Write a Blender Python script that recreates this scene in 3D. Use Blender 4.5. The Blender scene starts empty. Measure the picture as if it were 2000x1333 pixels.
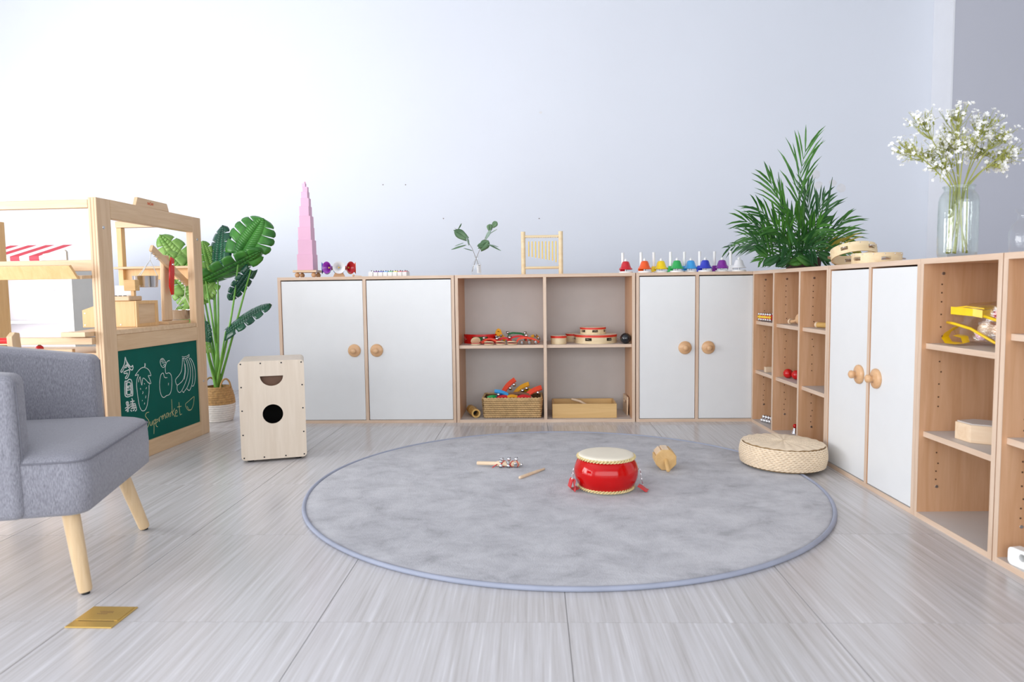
import bpy, bmesh, math, random
from mathutils import Vector, Matrix, Quaternion
random.seed(7)
PI = math.pi
scene = bpy.context.scene
COL = scene.collection

# ------------------------------------------------------------------ camera
FPX, YAW, PITCH, ROLL, CAM_H = 1373.8, -0.03091, 0.07477, -0.01261, 0.79469
_fw = Vector((math.sin(YAW)*math.cos(PITCH), math.cos(YAW)*math.cos(PITCH), -math.sin(PITCH)))
_r0 = Vector((math.cos(YAW), -math.sin(YAW), 0)); _u0 = _r0.cross(_fw)
_r = _r0*math.cos(ROLL) + _u0*math.sin(ROLL)
_u = _u0*math.cos(ROLL) - _r0*math.sin(ROLL)
CAM = Vector((0, 0, CAM_H))
cam_data = bpy.data.cameras.new('camera'); cam = bpy.data.objects.new('camera', cam_data); COL.objects.link(cam)
cam.matrix_world = Matrix(((_r.x, _u.x, -_fw.x, 0), (_r.y, _u.y, -_fw.y, 0), (_r.z, _u.z, -_fw.z, CAM_H), (0, 0, 0, 1)))
cam_data.sensor_width = 36.0; cam_data.lens = FPX*36/2000
cam_data.clip_start = 0.05
cam_data.dof.use_dof = True; cam_data.dof.focus_distance = 3.95; cam_data.dof.aperture_fstop = 4.5
scene.camera = cam

# ------------------------------------------------------------------ world, light, exposure
world = bpy.data.worlds.new('world'); scene.world = world; world.use_nodes = True
bg = world.node_tree.nodes['Background']; bg.inputs[0].default_value = (0.86, 0.93, 1.0, 1); bg.inputs[1].default_value = 1.6
def area(name, loc, rot, sx, sy, energy, color=(1, 1, 1)):
    l = bpy.data.lights.new(name, 'AREA'); l.shape = 'RECTANGLE'; l.size = sx; l.size_y = sy; l.energy = energy; l.color = color
    o = bpy.data.objects.new(name, l); COL.objects.link(o); o.location = loc; o.rotation_euler = rot
    return o
area('window_light_left', (-5.15, 1.4, 1.05), (0, math.radians(-90), 0), 1.7, 4.4, 305, (0.975, 0.985, 1.0))
area('window_light_front', (-0.4, -2.55, 1.4), (math.radians(90), 0, 0), 9.0, 2.1, 190, (0.98, 0.985, 1.0))
scene.view_settings.view_transform = 'Standard'; scene.view_settings.look = 'None'
scene.view_settings.gamma = 1.0; scene.view_settings.use_curve_mapping = False
scene.view_settings.exposure = -0.27

# ------------------------------------------------------------------ helpers
def ray(x, y): return _fw + _r*((x-1000)/FPX) - _u*((y-666.5)/FPX)
def at_z(x, y, z=0.0):
    d = ray(x, y); return CAM + d*((z-CAM_H)/d.z)
def at_y(x, y, Y):
    d = ray(x, y); return CAM + d*(Y/d.y)
def at_x(x, y, X):
    d = ray(x, y); return CAM + d*(X/d.x)
def at_plane(x, y, p0, n):
    d = ray(x, y); return CAM + d*((p0-CAM).dot(n)/d.dot(n))

def lin(c):
    c /= 255.0
    return c/12.92 if c <= 0.04045 else ((c+0.055)/1.055)**2.4
def RGB(r, g, b): return (lin(r), lin(g), lin(b), 1.0)

MATS = {}
def new_mat(name):
    m = bpy.data.materials.new(name); m.use_nodes = True; MATS[name] = m
    nt = m.node_tree; b = nt.nodes['Principled BSDF']
    return m, nt, b
def N(nt, t, **kw):
    n = nt.nodes.new(t)
    for k, v in kw.items():
        if k.startswith('i_'): n.inputs[k[2:].replace('_', ' ')].default_value = v
        else: setattr(n, k, v)
    return n
def ramp(nt, cols):
    r = nt.nodes.new('ShaderNodeValToRGB'); e = r.color_ramp.elements
    while len(e) < len(cols): e.new(0.5)
    for el, (p, c) in zip(e, cols): el.position = p; el.color = c
    return r
def plain(name, col, rough=0.5, metal=0.0, var=0.06, vscale=12.0, bump=0.0, bscale=60.0, spec=0.5, sheen=0.0, coat=0.0):
    """one colour with a little uneven tone"""
    m, nt, b = new_mat(name); L = nt.links
    tc = N(nt, 'ShaderNodeTexCoord'); no = N(nt, 'ShaderNodeTexNoise'); no.inputs['Scale'].default_value = vscale; no.inputs['Detail'].default_value = 3
    L.new(tc.outputs['Object'], no.inputs['Vector'])
    hi = tuple(min(1, c*(1+var)) for c in col[:3])+(1,); lo = tuple(c*(1-var) for c in col[:3])+(1,)
    rp = ramp(nt, [(0.3, lo), (0.7, hi)]); L.new(no.outputs['Fac'], rp.inputs['Fac']); L.new(rp.outputs['Color'], b.inputs['Base Color'])
    b.inputs['Roughness'].default_value = rough; b.inputs['Metallic'].default_value = metal
    b.inputs['Specular IOR Level'].default_value = spec; b.inputs['Sheen Weight'].default_value = sheen; b.inputs['Coat Weight'].default_value = coat
    if bump:
        n2 = N(nt, 'ShaderNodeTexNoise'); n2.inputs['Scale'].default_value = bscale; n2.inputs['Detail'].default_value = 4
        L.new(tc.outputs['Object'], n2.inputs['Vector'])
        bp = N(nt, 'ShaderNodeBump'); bp.inputs['Strength'].default_value = bump; bp.inputs['Distance'].default_value = 0.004
        L.new(n2.outputs['Fac'], bp.inputs['Height']); L.new(bp.outputs['Normal'], b.inputs['Normal'])
    return m
def wood(name, light, dark, axis='Z', scale=9.0, stretch=14.0, rough=0.45, bump=0.05):
    """streaky grain that runs along one axis"""
    m, nt, b = new_mat(name); L = nt.links
    tc = N(nt, 'ShaderNodeTexCoord'); oi = N(nt, 'ShaderNodeObjectInfo')
    ad = N(nt, 'ShaderNodeVectorMath', operation='ADD'); mu = N(nt, 'ShaderNodeMath', operation='MULTIPLY'); mu.inputs[1].default_value = 7.0
    L.new(oi.outputs['Random'], mu.inputs[0]); L.new(tc.outputs['Object'], ad.inputs[0]); L.new(mu.outputs[0], ad.inputs[1])
    mp = N(nt, 'ShaderNodeMapping'); s = [stretch]*3; s['XYZ'.index(axis)] = 1.0; mp.inputs['Scale'].default_value = s
    L.new(ad.outputs[0], mp.inputs['Vector'])
    n1 = N(nt, 'ShaderNodeTexNoise'); n1.inputs['Scale'].default_value = scale*0.35; n1.inputs['Detail'].default_value = 5; n1.inputs['Roughness'].default_value = 0.6
    n1.inputs['Distortion'].default_value = 0.6
    L.new(mp.outputs[0], n1.inputs['Vector'])
    rp = ramp(nt, [(0.28, dark), (0.72, light)]); L.new(n1.outputs['Fac'], rp.inputs['Fac']); L.new(rp.outputs['Color'], b.inputs['Base Color'])
    b.inputs['Roughness'].default_value = rough
    bp = N(nt, 'ShaderNodeBump'); bp.inputs['Strength'].default_value = bump; bp.inputs['Distance'].default_value = 0.001
    L.new(n1.outputs['Fac'], bp.inputs['Height']); L.new(bp.outputs['Normal'], b.inputs['Normal'])
    return m
def clear(name, tint=(1, 1, 1, 1), ior=1.45, rough=0.02):
    """thin clear sheet: lets light through, mirrors at grazing angles"""
    m, nt, b = new_mat(name); L = nt.links
    nt.nodes.remove(b); out = nt.nodes['Material Output']
    t = N(nt, 'ShaderNodeBsdfTransparent'); t.inputs[0].default_value = tint
    g = N(nt, 'ShaderNodeBsdfGlossy'); g.inputs['Roughness'].default_value = rough; g.inputs['Color'].default_value = (1, 1, 1, 1)
    lw = N(nt, 'ShaderNodeLayerWeight'); lw.inputs['Blend'].default_value = 0.5
    pw = N(nt, 'ShaderNodeMath', operation='POWER'); pw.inputs[1].default_value = 3.5; L.new(lw.outputs['Facing'], pw.inputs[0])
    fr = N(nt, 'ShaderNodeMath', operation='MULTIPLY_ADD'); fr.inputs[1].default_value = (ior-1)*1.6; fr.inputs[2].default_value = (ior-1)*0.12; L.new(pw.outputs[0], fr.inputs[0])
    no = N(nt, 'ShaderNodeTexNoise'); no.inputs['Scale'].default_value = 14; bp = N(nt, 'ShaderNodeBump'); bp.inputs['Strength'].default_value = 0.1; bp.inputs['Distance'].default_value = 0.01
    L.new(no.outputs['Fac'], bp.inputs['Height']); L.new(bp.outputs['Normal'], g.inputs['Normal'])
    mx = N(nt, 'ShaderNodeMixShader'); L.new(fr.outputs[0], mx.inputs[0]); L.new(t.outputs[0], mx.inputs[1]); L.new(g.outputs[0], mx.inputs[2])
    L.new(mx.outputs[0], out.inputs['Surface'])
    return m

class MB:
    """collects shapes; build() links them as one mesh object"""
    def __init__(s): s.v = []; s.f = []
    def add(s, vs, fs, M=None):
        o = len(s.v)
        s.v += [tuple(M @ Vector(v)) if M else tuple(v) for v in vs]
        s.f += [tuple(i+o for i in f) for f in fs]
        return s
    def box(s, x0, x1, y0, y1, z0, z1, M=None):
        return s.add([(x0,y0,z0),(x1,y0,z0),(x1,y1,z0),(x0,y1,z0),(x0,y0,z1),(x1,y0,z1),(x1,y1,z1),(x0,y1,z1)],
                     [(0,3,2,1),(4,5,6,7),(0,1,5,4),(1,2,6,5),(2,3,7,6),(3,0,4,7)], M)
    def hexa(s, p, M=None):
        return s.add(p, [(0,3,2,1),(4,5,6,7),(0,1,5,4),(1,2,6,5),(2,3,7,6),(3,0,4,7)], M)
    def rings(s, rs, cap0=True, cap1=True, M=None, closed=False):
        n = len(rs[0]); vs = [p for r in rs for p in r]; fs = []
        m = len(rs)
        for k in range(m if closed else m-1):
            k2 = (k+1) % m
            for i in range(n):
                j = (i+1) % n; fs.append((k*n+i, k*n+j, k2*n+j, k2*n+i))
        if not closed:
            if cap0: fs.append(tuple(range(n-1, -1, -1)))
            if cap1: fs.append(tuple((m-1)*n+i for i in range(n)))
        return s.add(vs, fs, M)
    def lathe(s, prof, n=32, M=None, cap0=True, cap1=True, closed=False):
        rs = [[(max(r, 1e-5)*math.cos(2*PI*i/n), max(r, 1e-5)*math.sin(2*PI*i/n), z) for i in range(n)] for r, z in prof]
        return s.rings(rs, cap0, cap1, M, closed)
    def sphere(s, c, r, n=16, m=10, sq=(1,1,1)):
        pr = [(r*math.sin(PI*k/m), -r*math.cos(PI*k/m)) for k in range(m+1)]
        return s.lathe(pr, n, Matrix.Translation(c) @ Matrix.Diagonal((*sq, 1)), False, False)
    def tube(s, pts, rad, n=8, cap=True, closed=False):
        pts = [Vector(p) for p in pts]; m = len(pts)
        rads = rad if isinstance(rad, (list, tuple)) else [rad]*m
        def tan(i):
            if closed: a, b = pts[(i-1) % m], pts[(i+1) % m]
            else: a, b = pts[max(i-1, 0)], pts[min(i+1, m-1)]
            return (b-a).normalized()
        t = tan(0); ref = Vector((0,0,1)) if abs(t.z) < 0.9 else Vector((1,0,0))
        nx = t.cross(ref).normalized(); rs = []
        for i in range(m):
            t = tan(i); nx = (nx - t*nx.dot(t)).normalized(); ny = t.cross(nx)
            rs.append([pts[i] + (nx*math.cos(2*PI*k/n) + ny*math.sin(2*PI*k/n))*rads[i] for k in range(n)])
        return s.rings(rs, cap, cap, None, closed)
    def rod(s, a, b, r, n=12, r2=None): return s.tube([a, b], [r, r if r2 is None else r2], n)
    def prism(s, poly, z0, z1, M=None):
        n = len(poly)
        return s.rings([[(x, y, z0) for x, y in poly], [(x, y, z1) for x, y in poly]], True, True, M)
    def mesh(s, name):
        me = bpy.data.meshes.new(name); me.from_pydata(s.v, [], s.f); me.update(); return me
    def build(s, name, mat, parent=None, smooth=None, bevel=0, seg=2, loc=None):
        me = s.mesh(name)
        bm = bmesh.new(); bm.from_mesh(me); bmesh.ops.recalc_face_normals(bm, faces=bm.faces); bm.to_mesh(me); bm.free()
        return link(name, me, mat, parent, smooth, bevel, seg, loc)
def link(name, me, mat, parent=None, smooth=None, bevel=0, seg=2, loc=None):
    if mat is not None: me.materials.append(MATS[mat] if isinstance(mat, str) else mat)
    if smooth is not None:
        for p in me.polygons: p.use_smooth = True
        if smooth < 179: me.set_sharp_from_angle(angle=math.radians(smooth))
    o = bpy.data.objects.new(name, me); COL.objects.link(o)
    if parent is not None: o.parent = parent
    if loc is not None: o.location = loc
    if bevel:
        b = o.modifiers.new('bevel', 'BEVEL'); b.width = bevel; b.segments = seg; b.limit_method = 'ANGLE'; b.angle_limit = math.radians(40)
        if smooth is None:
            for p in me.polygons: p.use_smooth = True
            me.set_sharp_from_angle(angle=math.radians(40)) if seg < 2 else None
            b.harden_normals = True
    return o
def thing(name, label, cat, loc=(0,0,0), rz=0.0, group=None, rot=None):
    o = bpy.data.objects.new(name, None); COL.objects.link(o); o.empty_display_size = 0.05
    o.location = loc; o.rotation_euler = rot if rot else (0, 0, rz)
    return tag(o, label, cat, group)
def tag(o, label, cat, group=None):
    o['label'] = label; o['category'] = cat
    if group: o['group'] = group
    return o
def struct(o): o['kind'] = 'structure'; return o
def stuff(o): o['kind'] = 'stuff'; return o
def copy_tree(o, parent=None):
    c = o.copy(); COL.objects.link(c)
    if parent is not None: c.parent = parent
    for ch in list(o.children): copy_tree(ch, c)
    return c
def rrect(x0, x1, y0, y1, r, n=5):
    out = []
    for cx, cy, a in ((x1-r, y1-r, 0), (x0+r, y1-r, PI/2), (x0+r, y0+r, PI), (x1-r, y0+r, 1.5*PI)):
        for k in range(n+1): t = a + PI/2*k/n; out.append((cx+r*math.cos(t), cy+r*math.sin(t)))
    return out
def circle(cx, cy, r, n=32): return [(cx+r*math.cos(2*PI*i/n), cy+r*math.sin(2*PI*i/n)) for i in range(n)]
def holed_plate(outer, holes, t, M):
    """flat plate in local XY with real holes, extruded by t along local z; returns MB"""
    bm = bmesh.new()
    for lp in [outer]+holes:
        vs = [bm.verts.new((x, y, 0)) for x, y in lp]
        for i in range(len(vs)): bm.edges.new((vs[i], vs[(i+1) % len(vs)]))
    bmesh.ops.triangle_fill(bm, use_beauty=True, use_dissolve=False, edges=bm.edges[:])
    bm.verts.index_update(); mb = MB(); vs = [v.co.copy() for v in bm.verts]; fs = [tuple(v.index for v in f.verts) for f in bm.faces]; bm.free()
    n = len(vs); allv = vs + [v+Vector((0,0,t)) for v in vs]; allf = fs + [tuple(i+n for i in reversed(f)) for f in fs]
    o = 0
    for lp in [outer]+holes:
        k = len(lp)
        for i in range(k): j = (i+1) % k; allf.append((o+i, o+j, o+j+n, o+i+n))
        o += k
    return mb.add(allv, allf, M)
def frame(o, x, y):
    """matrix with local x,y axes in the given directions"""
    x = Vector(x).normalized(); y = Vector(y); z = x.cross(y).normalized(); y = z.cross(x)
    return Matrix(((x.x, y.x, z.x, o[0]), (x.y, y.y, z.y, o[1]), (x.z, y.z, z.z, o[2]), (0, 0, 0, 1)))
def bez(p0, p1, p2, n=8):
    p0, p1, p2 = Vector(p0), Vector(p1), Vector(p2)
    return [p0*(1-t)**2 + p1*2*t*(1-t) + p2*t*t for t in [i/n for i in range(n+1)]]

# ------------------------------------------------------------------ materials
plain('pier_grey', RGB(200, 201, 210), 0.75, var=0.012, vscale=1.2, bump=0.06, bscale=180)  # pier front: one even grey, darker than the back wall
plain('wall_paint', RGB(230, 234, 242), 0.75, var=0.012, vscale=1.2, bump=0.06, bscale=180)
plain('ceiling_paint', RGB(206, 206, 208), 0.8, var=0.01)
plain('pier_side_lit', RGB(240, 241, 245), 0.7, var=0.01)  # wall colour made brighter, window light put into the colour
plain('grout', RGB(150, 147, 146), 0.8)
plain('white_metal', RGB(232, 234, 236), 0.4)
def tile_mat():
    m, nt, b = new_mat('tile_stone'); L = nt.links
    tc = N(nt, 'ShaderNodeTexCoord'); oi = N(nt, 'ShaderNodeObjectInfo')
    mu = N(nt, 'ShaderNodeMath', operation='MULTIPLY'); mu.inputs[1].default_value = 40.0
    ad = N(nt, 'ShaderNodeVectorMath', operation='ADD'); L.new(oi.outputs['Random'], mu.inputs[0]); L.new(tc.outputs['Object'], ad.inputs[0]); L.new(mu.outputs[0], ad.inputs[1])
    mp = N(nt, 'ShaderNodeMapping'); mp.inputs['Scale'].default_value = (42, 0.9, 1); L.new(ad.outputs[0], mp.inputs['Vector'])
    n1 = N(nt, 'ShaderNodeTexNoise'); n1.inputs['Scale'].default_value = 2.2; n1.inputs['Detail'].default_value = 7; n1.inputs['Roughness'].default_value = 0.66; n1.inputs['Distortion'].default_value = 0.35
    L.new(mp.outputs[0], n1.inputs['Vector'])
    rp = ramp(nt, [(0.25, RGB(176, 170, 168)), (0.45, RGB(197, 194, 194)), (0.6, RGB(208, 206, 208)), (0.78, RGB(236, 235, 237))])
    L.new(n1.outputs['Fac'], rp.inputs['Fac']); L.new(rp.outputs['Color'], b.inputs['Base Color'])
    b.inputs['Roughness'].default_value = 0.24; b.inputs['Specular IOR Level'].default_value = 0.55
    bp = N(nt, 'ShaderNodeBump'); bp.inputs['Strength'].default_value = 0.03; bp.inputs['Distance'].default_value = 0.002
    L.new(n1.outputs['Fac'], bp.inputs['Height']); L.new(bp.outputs['Normal'], b.inputs['Normal'])
tile_mat()
BEECH_L, BEECH_D = RGB(225, 180, 142), RGB(208, 157, 115)
wood('beech', BEECH_L, BEECH_D, 'Z', 8)
wood('beech_edge', RGB(226, 202, 180), RGB(208, 178, 152), 'Z', 10)
wood('beech_edge_x', RGB(226, 202, 180), RGB(208, 178, 152), 'X', 10)
plain('laminate_grey', RGB(206, 199, 194), 0.45, var=0.02)
plain('laminate_white', RGB(231, 232, 232), 0.35, var=0.01)
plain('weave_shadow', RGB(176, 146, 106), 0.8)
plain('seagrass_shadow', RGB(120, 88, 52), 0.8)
wood('knob_wood', RGB(228, 186, 142), RGB(210, 162, 116), 'X', 12, rough=0.35)
plain('hole_dark', RGB(96, 66, 44), 0.8)
plain('gap_dark', RGB(60, 40, 32), 0.9)
plain('steel', RGB(190, 192, 196), 0.3, 1.0)
plain('chrome', RGB(225, 226, 230), 0.14, 1.0, var=0.02)
wood('ply', RGB(230, 200, 162), RGB(210, 174, 132), 'Y', 8)
wood('ply_v', RGB(228, 198, 162), RGB(210, 174, 134), 'Z', 8)
wood('ply_x', RGB(232, 204, 168), RGB(212, 178, 138), 'X', 8)
wood('ply_core', RGB(196, 158, 118), RGB(170, 130, 92), 'Z', 10)
wood('pine_orange', RGB(236, 196, 140), RGB(222, 176, 118), 'Z', 8)
wood('birch', RGB(226, 212, 194), RGB(214, 198, 178), 'Z', 7)
wood('maple', RGB(240, 220, 182), RGB(226, 198, 152), 'X', 8)
wood('leg_wood', RGB(232, 204, 164), RGB(216, 184, 140), 'Z', 14)
wood('bamboo', RGB(222, 184, 110), RGB(196, 150, 76), 'X', 10)
wood('box_wood', RGB(228, 190, 130), RGB(212, 170, 108), 'X', 7)
wood('pale_wood', RGB(240, 216, 186), RGB(226, 194, 158), 'X', 12)
plain('walnut', RGB(128, 90, 66), 0.5, var=0.15)
plain('black_rubber', RGB(28, 28, 30), 0.7)
plain('interior_black', RGB(24, 20, 18), 0.8)
plain('red_paint', RGB(206, 22, 20), 0.22, var=0.05)
plain('red_lacquer', RGB(196, 10, 10), 0.1, var=0.05, vscale=20, spec=0.4)
plain('red_cloth', RGB(206, 24, 30), 0.7, sheen=0.2)
plain('orange_cloth', RGB(236, 74, 40), 0.7, sheen=0.2)
plain('red_band', RGB(222, 56, 36), 0.45)
plain('drum_skin', RGB(240, 232, 212), 0.5, var=0.03)
plain('rope_cream', RGB(226, 206, 150), 0.6, var=0.2, vscale=90)
plain('brass', RGB(214, 178, 98), 0.36, 0.65, var=0.06)
plain('brass_bright', RGB(226, 186, 88), 0.3, 0.3, var=0.05)
plain('pink', RGB(236, 186, 212), 0.5, var=0.015)
plain('green_felt', RGB(36, 110, 60), 0.8)
plain('glossy_black', RGB(20, 22, 28), 0.1, coat=0.5)
plain('wicker_light', RGB(242, 222, 194), 0.65, var=0.08, vscale=60, bump=0.15, bscale=300)
plain('seagrass', RGB(208, 174, 124), 0.7, var=0.14, vscale=40, bump=0.2, bscale=260)
plain('amber_cloth', RGB(232, 162, 24), 0.7, sheen=0.2)
plain('basket_brown', RGB(190, 150, 96), 0.7, var=0.22, vscale=70, bump=0.5, bscale=260)
plain('basket_white', RGB(234, 230, 224), 0.7, var=0.06, vscale=70, bump=0.4, bscale=260)
plain('chalk_green', RGB(0, 92, 80), 0.6, var=0.06, vscale=6, spec=0.12)
plain('chalk', RGB(226, 232, 228), 0.9, var=0.12, vscale=240)
plain('chalk_yellow', RGB(214, 206, 150), 0.9, var=0.15, vscale=240)
plain('print_red', RGB(206, 112, 74), 0.6)
plain('silver_cord', RGB(222, 222, 220), 0.5)
for n, c in dict(bell_red=(204, 30, 44), bell_orange=(240, 92, 30), bell_yellow=(248, 212, 10), bell_green=(44, 172, 86), bell_sky=(62, 164, 232), bell_blue=(44, 60, 190), bell_purple=(134, 40, 160), bell_white=(238, 238, 240)).items():
    plain(n, RGB(*c), 0.16, var=0.03, coat=0.4)
plain('plastic_white', RGB(240, 240, 238), 0.35)
plain('stripe_red', RGB(226, 60, 76), 0.7)
plain('stripe_white', RGB(246, 244, 242), 0.7)
plain('panel_grey', RGB(226, 226, 222), 0.5, var=0.015)
plain('panel_white', RGB(240, 236, 240), 0.5, var=0.015)
plain('yellow_vinyl', RGB(250, 206, 20), 0.3, var=0.08, vscale=30)
clear('clear_glass', (0.98, 0.985, 0.985, 1), 1.3)
clear('green_glass', (0.90, 0.935, 0.915, 1), 1.42)
clear('clear_vinyl', (0.97, 0.97, 0.96, 1), 1.5, 0.08)
plain('water', RGB(225, 235, 238), 0.1)
def leaf_mat(name, a, b_, rough=0.3, trans=0.25):
    m, nt, b = new_mat(name); L = nt.links
    tc = N(nt, 'ShaderNodeTexCoord'); no = N(nt, 'ShaderNodeTexNoise'); no.inputs['Scale'].default_value = 9; no.inputs['Detail'].default_value = 4
    L.new(tc.outputs['Object'], no.inputs['Vector']); rp = ramp(nt, [(0.35, a), (0.68, b_)]); L.new(no.outputs['Fac'], rp.inputs['Fac'])
    L.new(rp.outputs['Color'], b.inputs['Base Color']); b.inputs['Roughness'].default_value = rough
    tr = N(nt, 'ShaderNodeBsdfTranslucent'); L.new(rp.outputs['Color'], tr.inputs['Color'])
    mx = N(nt, 'ShaderNodeMixShader'); mx.inputs[0].default_value = trans
    L.new(b.outputs[0], mx.inputs[1]); L.new(tr.outputs[0], mx.inputs[2]); L.new(mx.outputs[0], nt.nodes['Material Output'].inputs['Surface'])
leaf_mat('leaf_mid', RGB(50, 120, 46), RGB(90, 165, 66))
leaf_mat('leaf_dark', RGB(18, 70, 52), RGB(44, 104, 74), 0.22, 0.1)
leaf_mat('leaf_light', RGB(130, 186, 84), RGB(176, 214, 122), 0.35, 0.35)
leaf_mat('palm_green', RGB(34, 92, 28), RGB(82, 140, 50), 0.4)
leaf_mat('palm_dark', RGB(28, 76, 36), RGB(60, 114, 54), 0.4)
leaf_mat('palm_yellow', RGB(130, 130, 40), RGB(180, 160, 60), 0.4)
leaf_mat('eucalyptus', RGB(92, 132, 92), RGB(134, 168, 128), 0.5)
leaf_mat('eucalyptus_pale', RGB(150, 180, 160), RGB(180, 204, 186), 0.5)
leaf_mat('stem_green', RGB(96, 160, 60), RGB(136, 194, 84), 0.4, 0.1)
leaf_mat('sprig_green', RGB(160, 168, 74), RGB(202, 204, 116), 0.6, 0.25)
plain('twig', RGB(120, 104, 84), 0.7)
plain('petal_white', RGB(244, 244, 240), 0.7, var=0.02)
def fabric():
    m, nt, b = new_mat('chair_fabric'); L = nt.links
    tc = N(nt, 'ShaderNodeTexCoord'); mp = N(nt, 'ShaderNodeMapping'); mp.inputs['Scale'].default_value = (620, 620, 110); L.new(tc.outputs['Object'], mp.inputs['Vector'])
    n1 = N(nt, 'ShaderNodeTexNoise'); n1.inputs['Scale'].default_value = 1; n1.inputs['Detail'].default_value = 4; L.new(mp.outputs[0], n1.inputs['Vector'])
    rp = ramp(nt, [(0.3, RGB(120, 120, 129)), (0.7, RGB(166, 166, 175))]); L.new(n1.outputs['Fac'], rp.inputs['Fac']); L.new(rp.outputs['Color'], b.inputs['Base Color'])
    b.inputs['Roughness'].default_value = 0.9; b.inputs['Sheen Weight'].default_value = 0.25; b.inputs['Specular IOR Level'].default_value = 0.2
    bp = N(nt, 'ShaderNodeBump'); bp.inputs['Strength'].default_value = 0.25; bp.inputs['Distance'].default_value = 0.002; L.new(n1.outputs['Fac'], bp.inputs['Height']); L.new(bp.outputs['Normal'], b.inputs['Normal'])
fabric()
plain('fabric_seam', RGB(120, 120, 129), 0.9)
def rugmat():
    m, nt, b = new_mat('rug_pile'); L = nt.links
    tc = N(nt, 'ShaderNodeTexCoord')
    n1 = N(nt, 'ShaderNodeTexNoise'); n1.inputs['Scale'].default_value = 7; n1.inputs['Detail'].default_value = 10; n1.inputs['Roughness'].default_value = 0.74; n1.inputs['Distortion'].default_value = 0.3
    mp = N(nt, 'ShaderNodeMapping'); mp.inputs['Scale'].default_value = (1.0, 1.15, 1); L.new(tc.outputs['Object'], mp.inputs['Vector']); L.new(mp.outputs[0], n1.inputs['Vector'])
    rp = ramp(nt, [(0.3, RGB(148, 148, 154)), (0.44, RGB(180, 180, 186)), (0.6, RGB(199, 199, 204))]); L.new(n1.outputs['Fac'], rp.inputs['Fac']); L.new(rp.outputs['Color'], b.inputs['Base Color'])
    b.inputs['Roughness'].default_value = 0.95; b.inputs['Sheen Weight'].default_value = 0.3; b.inputs['Specular IOR Level'].default_value = 0.1
    n2 = N(nt, 'ShaderNodeTexNoise'); n2.inputs['Scale'].default_value = 260; n2.inputs['Detail'].default_value = 3; L.new(tc.outputs['Object'], n2.inputs['Vector'])
    b1 = N(nt, 'ShaderNodeBump'); b1.inputs['Strength'].default_value = 0.7; b1.inputs['Distance'].default_value = 0.004; L.new(n2.outputs['Fac'], b1.inputs['Height'])
    b2 = N(nt, 'ShaderNodeBump'); b2.inputs['Strength'].default_value = 0.5; b2.inputs['Distance'].default_value = 0.012; L.new(n1.outputs['Fac'], b2.inputs['Height']); L.new(b1.outputs['Normal'], b2.inputs['Normal'])
    L.new(b2.outputs['Normal'], b.inputs['Normal'])
rugmat()
plain('rug_piping', RGB(160, 166, 184), 0.6)

# ------------------------------------------------------------------ the room
XL, XR, YB, YF, ZC = -5.2, 5.4, 5.6, -2.6, 3.3
fl = struct(MB().box(XL, XR, YF, YB, -0.06, -0.0016).build('floor', 'grout'))
TS = 0.6; TX0, TY0 = -0.52601, 1.6213
def tile_mesh(dy, dx=TS):
    g = 0.0011; return MB().box(g, dx-g, g, dy-g, -0.0016, 0.0)
full = tile_mesh(TS).mesh('tile'); full.materials.append(MATS['tile_stone'])
cutd = YB - (TY0 + 6*TS); cut = tile_mesh(cutd).mesh('tile_cut'); cut.materials.append(MATS['tile_stone'])
for i in range(-7, 9):
    for j in range(-4, 7):
        t = bpy.data.objects.new('tile', cut if j == 6 else full); COL.objects.link(t); t.parent = fl
        t.location = (TX0+i*TS, TY0+j*TS, 0)
struct(MB().box(XL, XR, YB, YB+0.15, 0, ZC).build('wall_back', 'wall_paint'))
CX = 3.072
struct(MB().box(CX, XR, 5.348, YB, 0, ZC).build('wall_pier', 'pier_grey'))
struct(MB().box(CX-0.012, CX, 5.346, YB, 0, ZC).build('pier_lit_skin', 'pier_side_lit'))  # thin skin added over the pier's left side, coloured as if lit from the window
struct(MB().box(XR, XR+0.15, YF, YB, 0, ZC).build('wall_right', 'wall_paint'))
struct(MB().box(XL-0.2, XR+0.2, YF-0.2, YB+0.15, ZC, ZC+0.1).build('ceiling', 'ceiling_paint'))
wl = MB(); wl.box(XL-0.15, XL, YF, YB, 0, 0.2); wl.box(XL-0.15, XL, YF, YB, 1.9, ZC); wl.box(XL-0.15, XL, YF, -0.85, 0.2, 1.9); wl.box(XL-0.15, XL, 3.65, YB, 0.2, 1.9)
struct(wl.build('wall_left', 'wall_paint'))
w1 = MB()
for y in (-0.85, 0.25, 1.4, 2.5, 3.59): w1.box(XL-0.1, XL-0.07, y, y+0.06, 0.2, 1.9)
w1.box(XL-0.1, XL-0.07, -0.85, 3.65, 0.2, 0.26); w1.box(XL-0.1, XL-0.07, -0.85, 3.65, 1.84, 1.9)
struct(w1.build('window_1', 'white_metal'))
wf = MB(); wf.box(XL, XR, YF-0.15, YF, 2.45, ZC); wf.box(XL, XR, YF-0.15, YF, 0, 0.35)
wf.box(XL, XL+0.3, YF-0.15, YF, 0.35, 2.45); wf.box(XR-0.9, XR, YF-0.15, YF, 0.35, 2.45)
struct(wf.build('wall_front', 'wall_paint'))
w2 = MB()
for x in (-4.9, -3.0, -1.1, 0.8, 2.7, 4.44): w2.box(x, x+0.06, YF-0.1, YF-0.05, 0.35, 2.45)
struct(w2.build('window_2', 'white_metal'))

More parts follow.
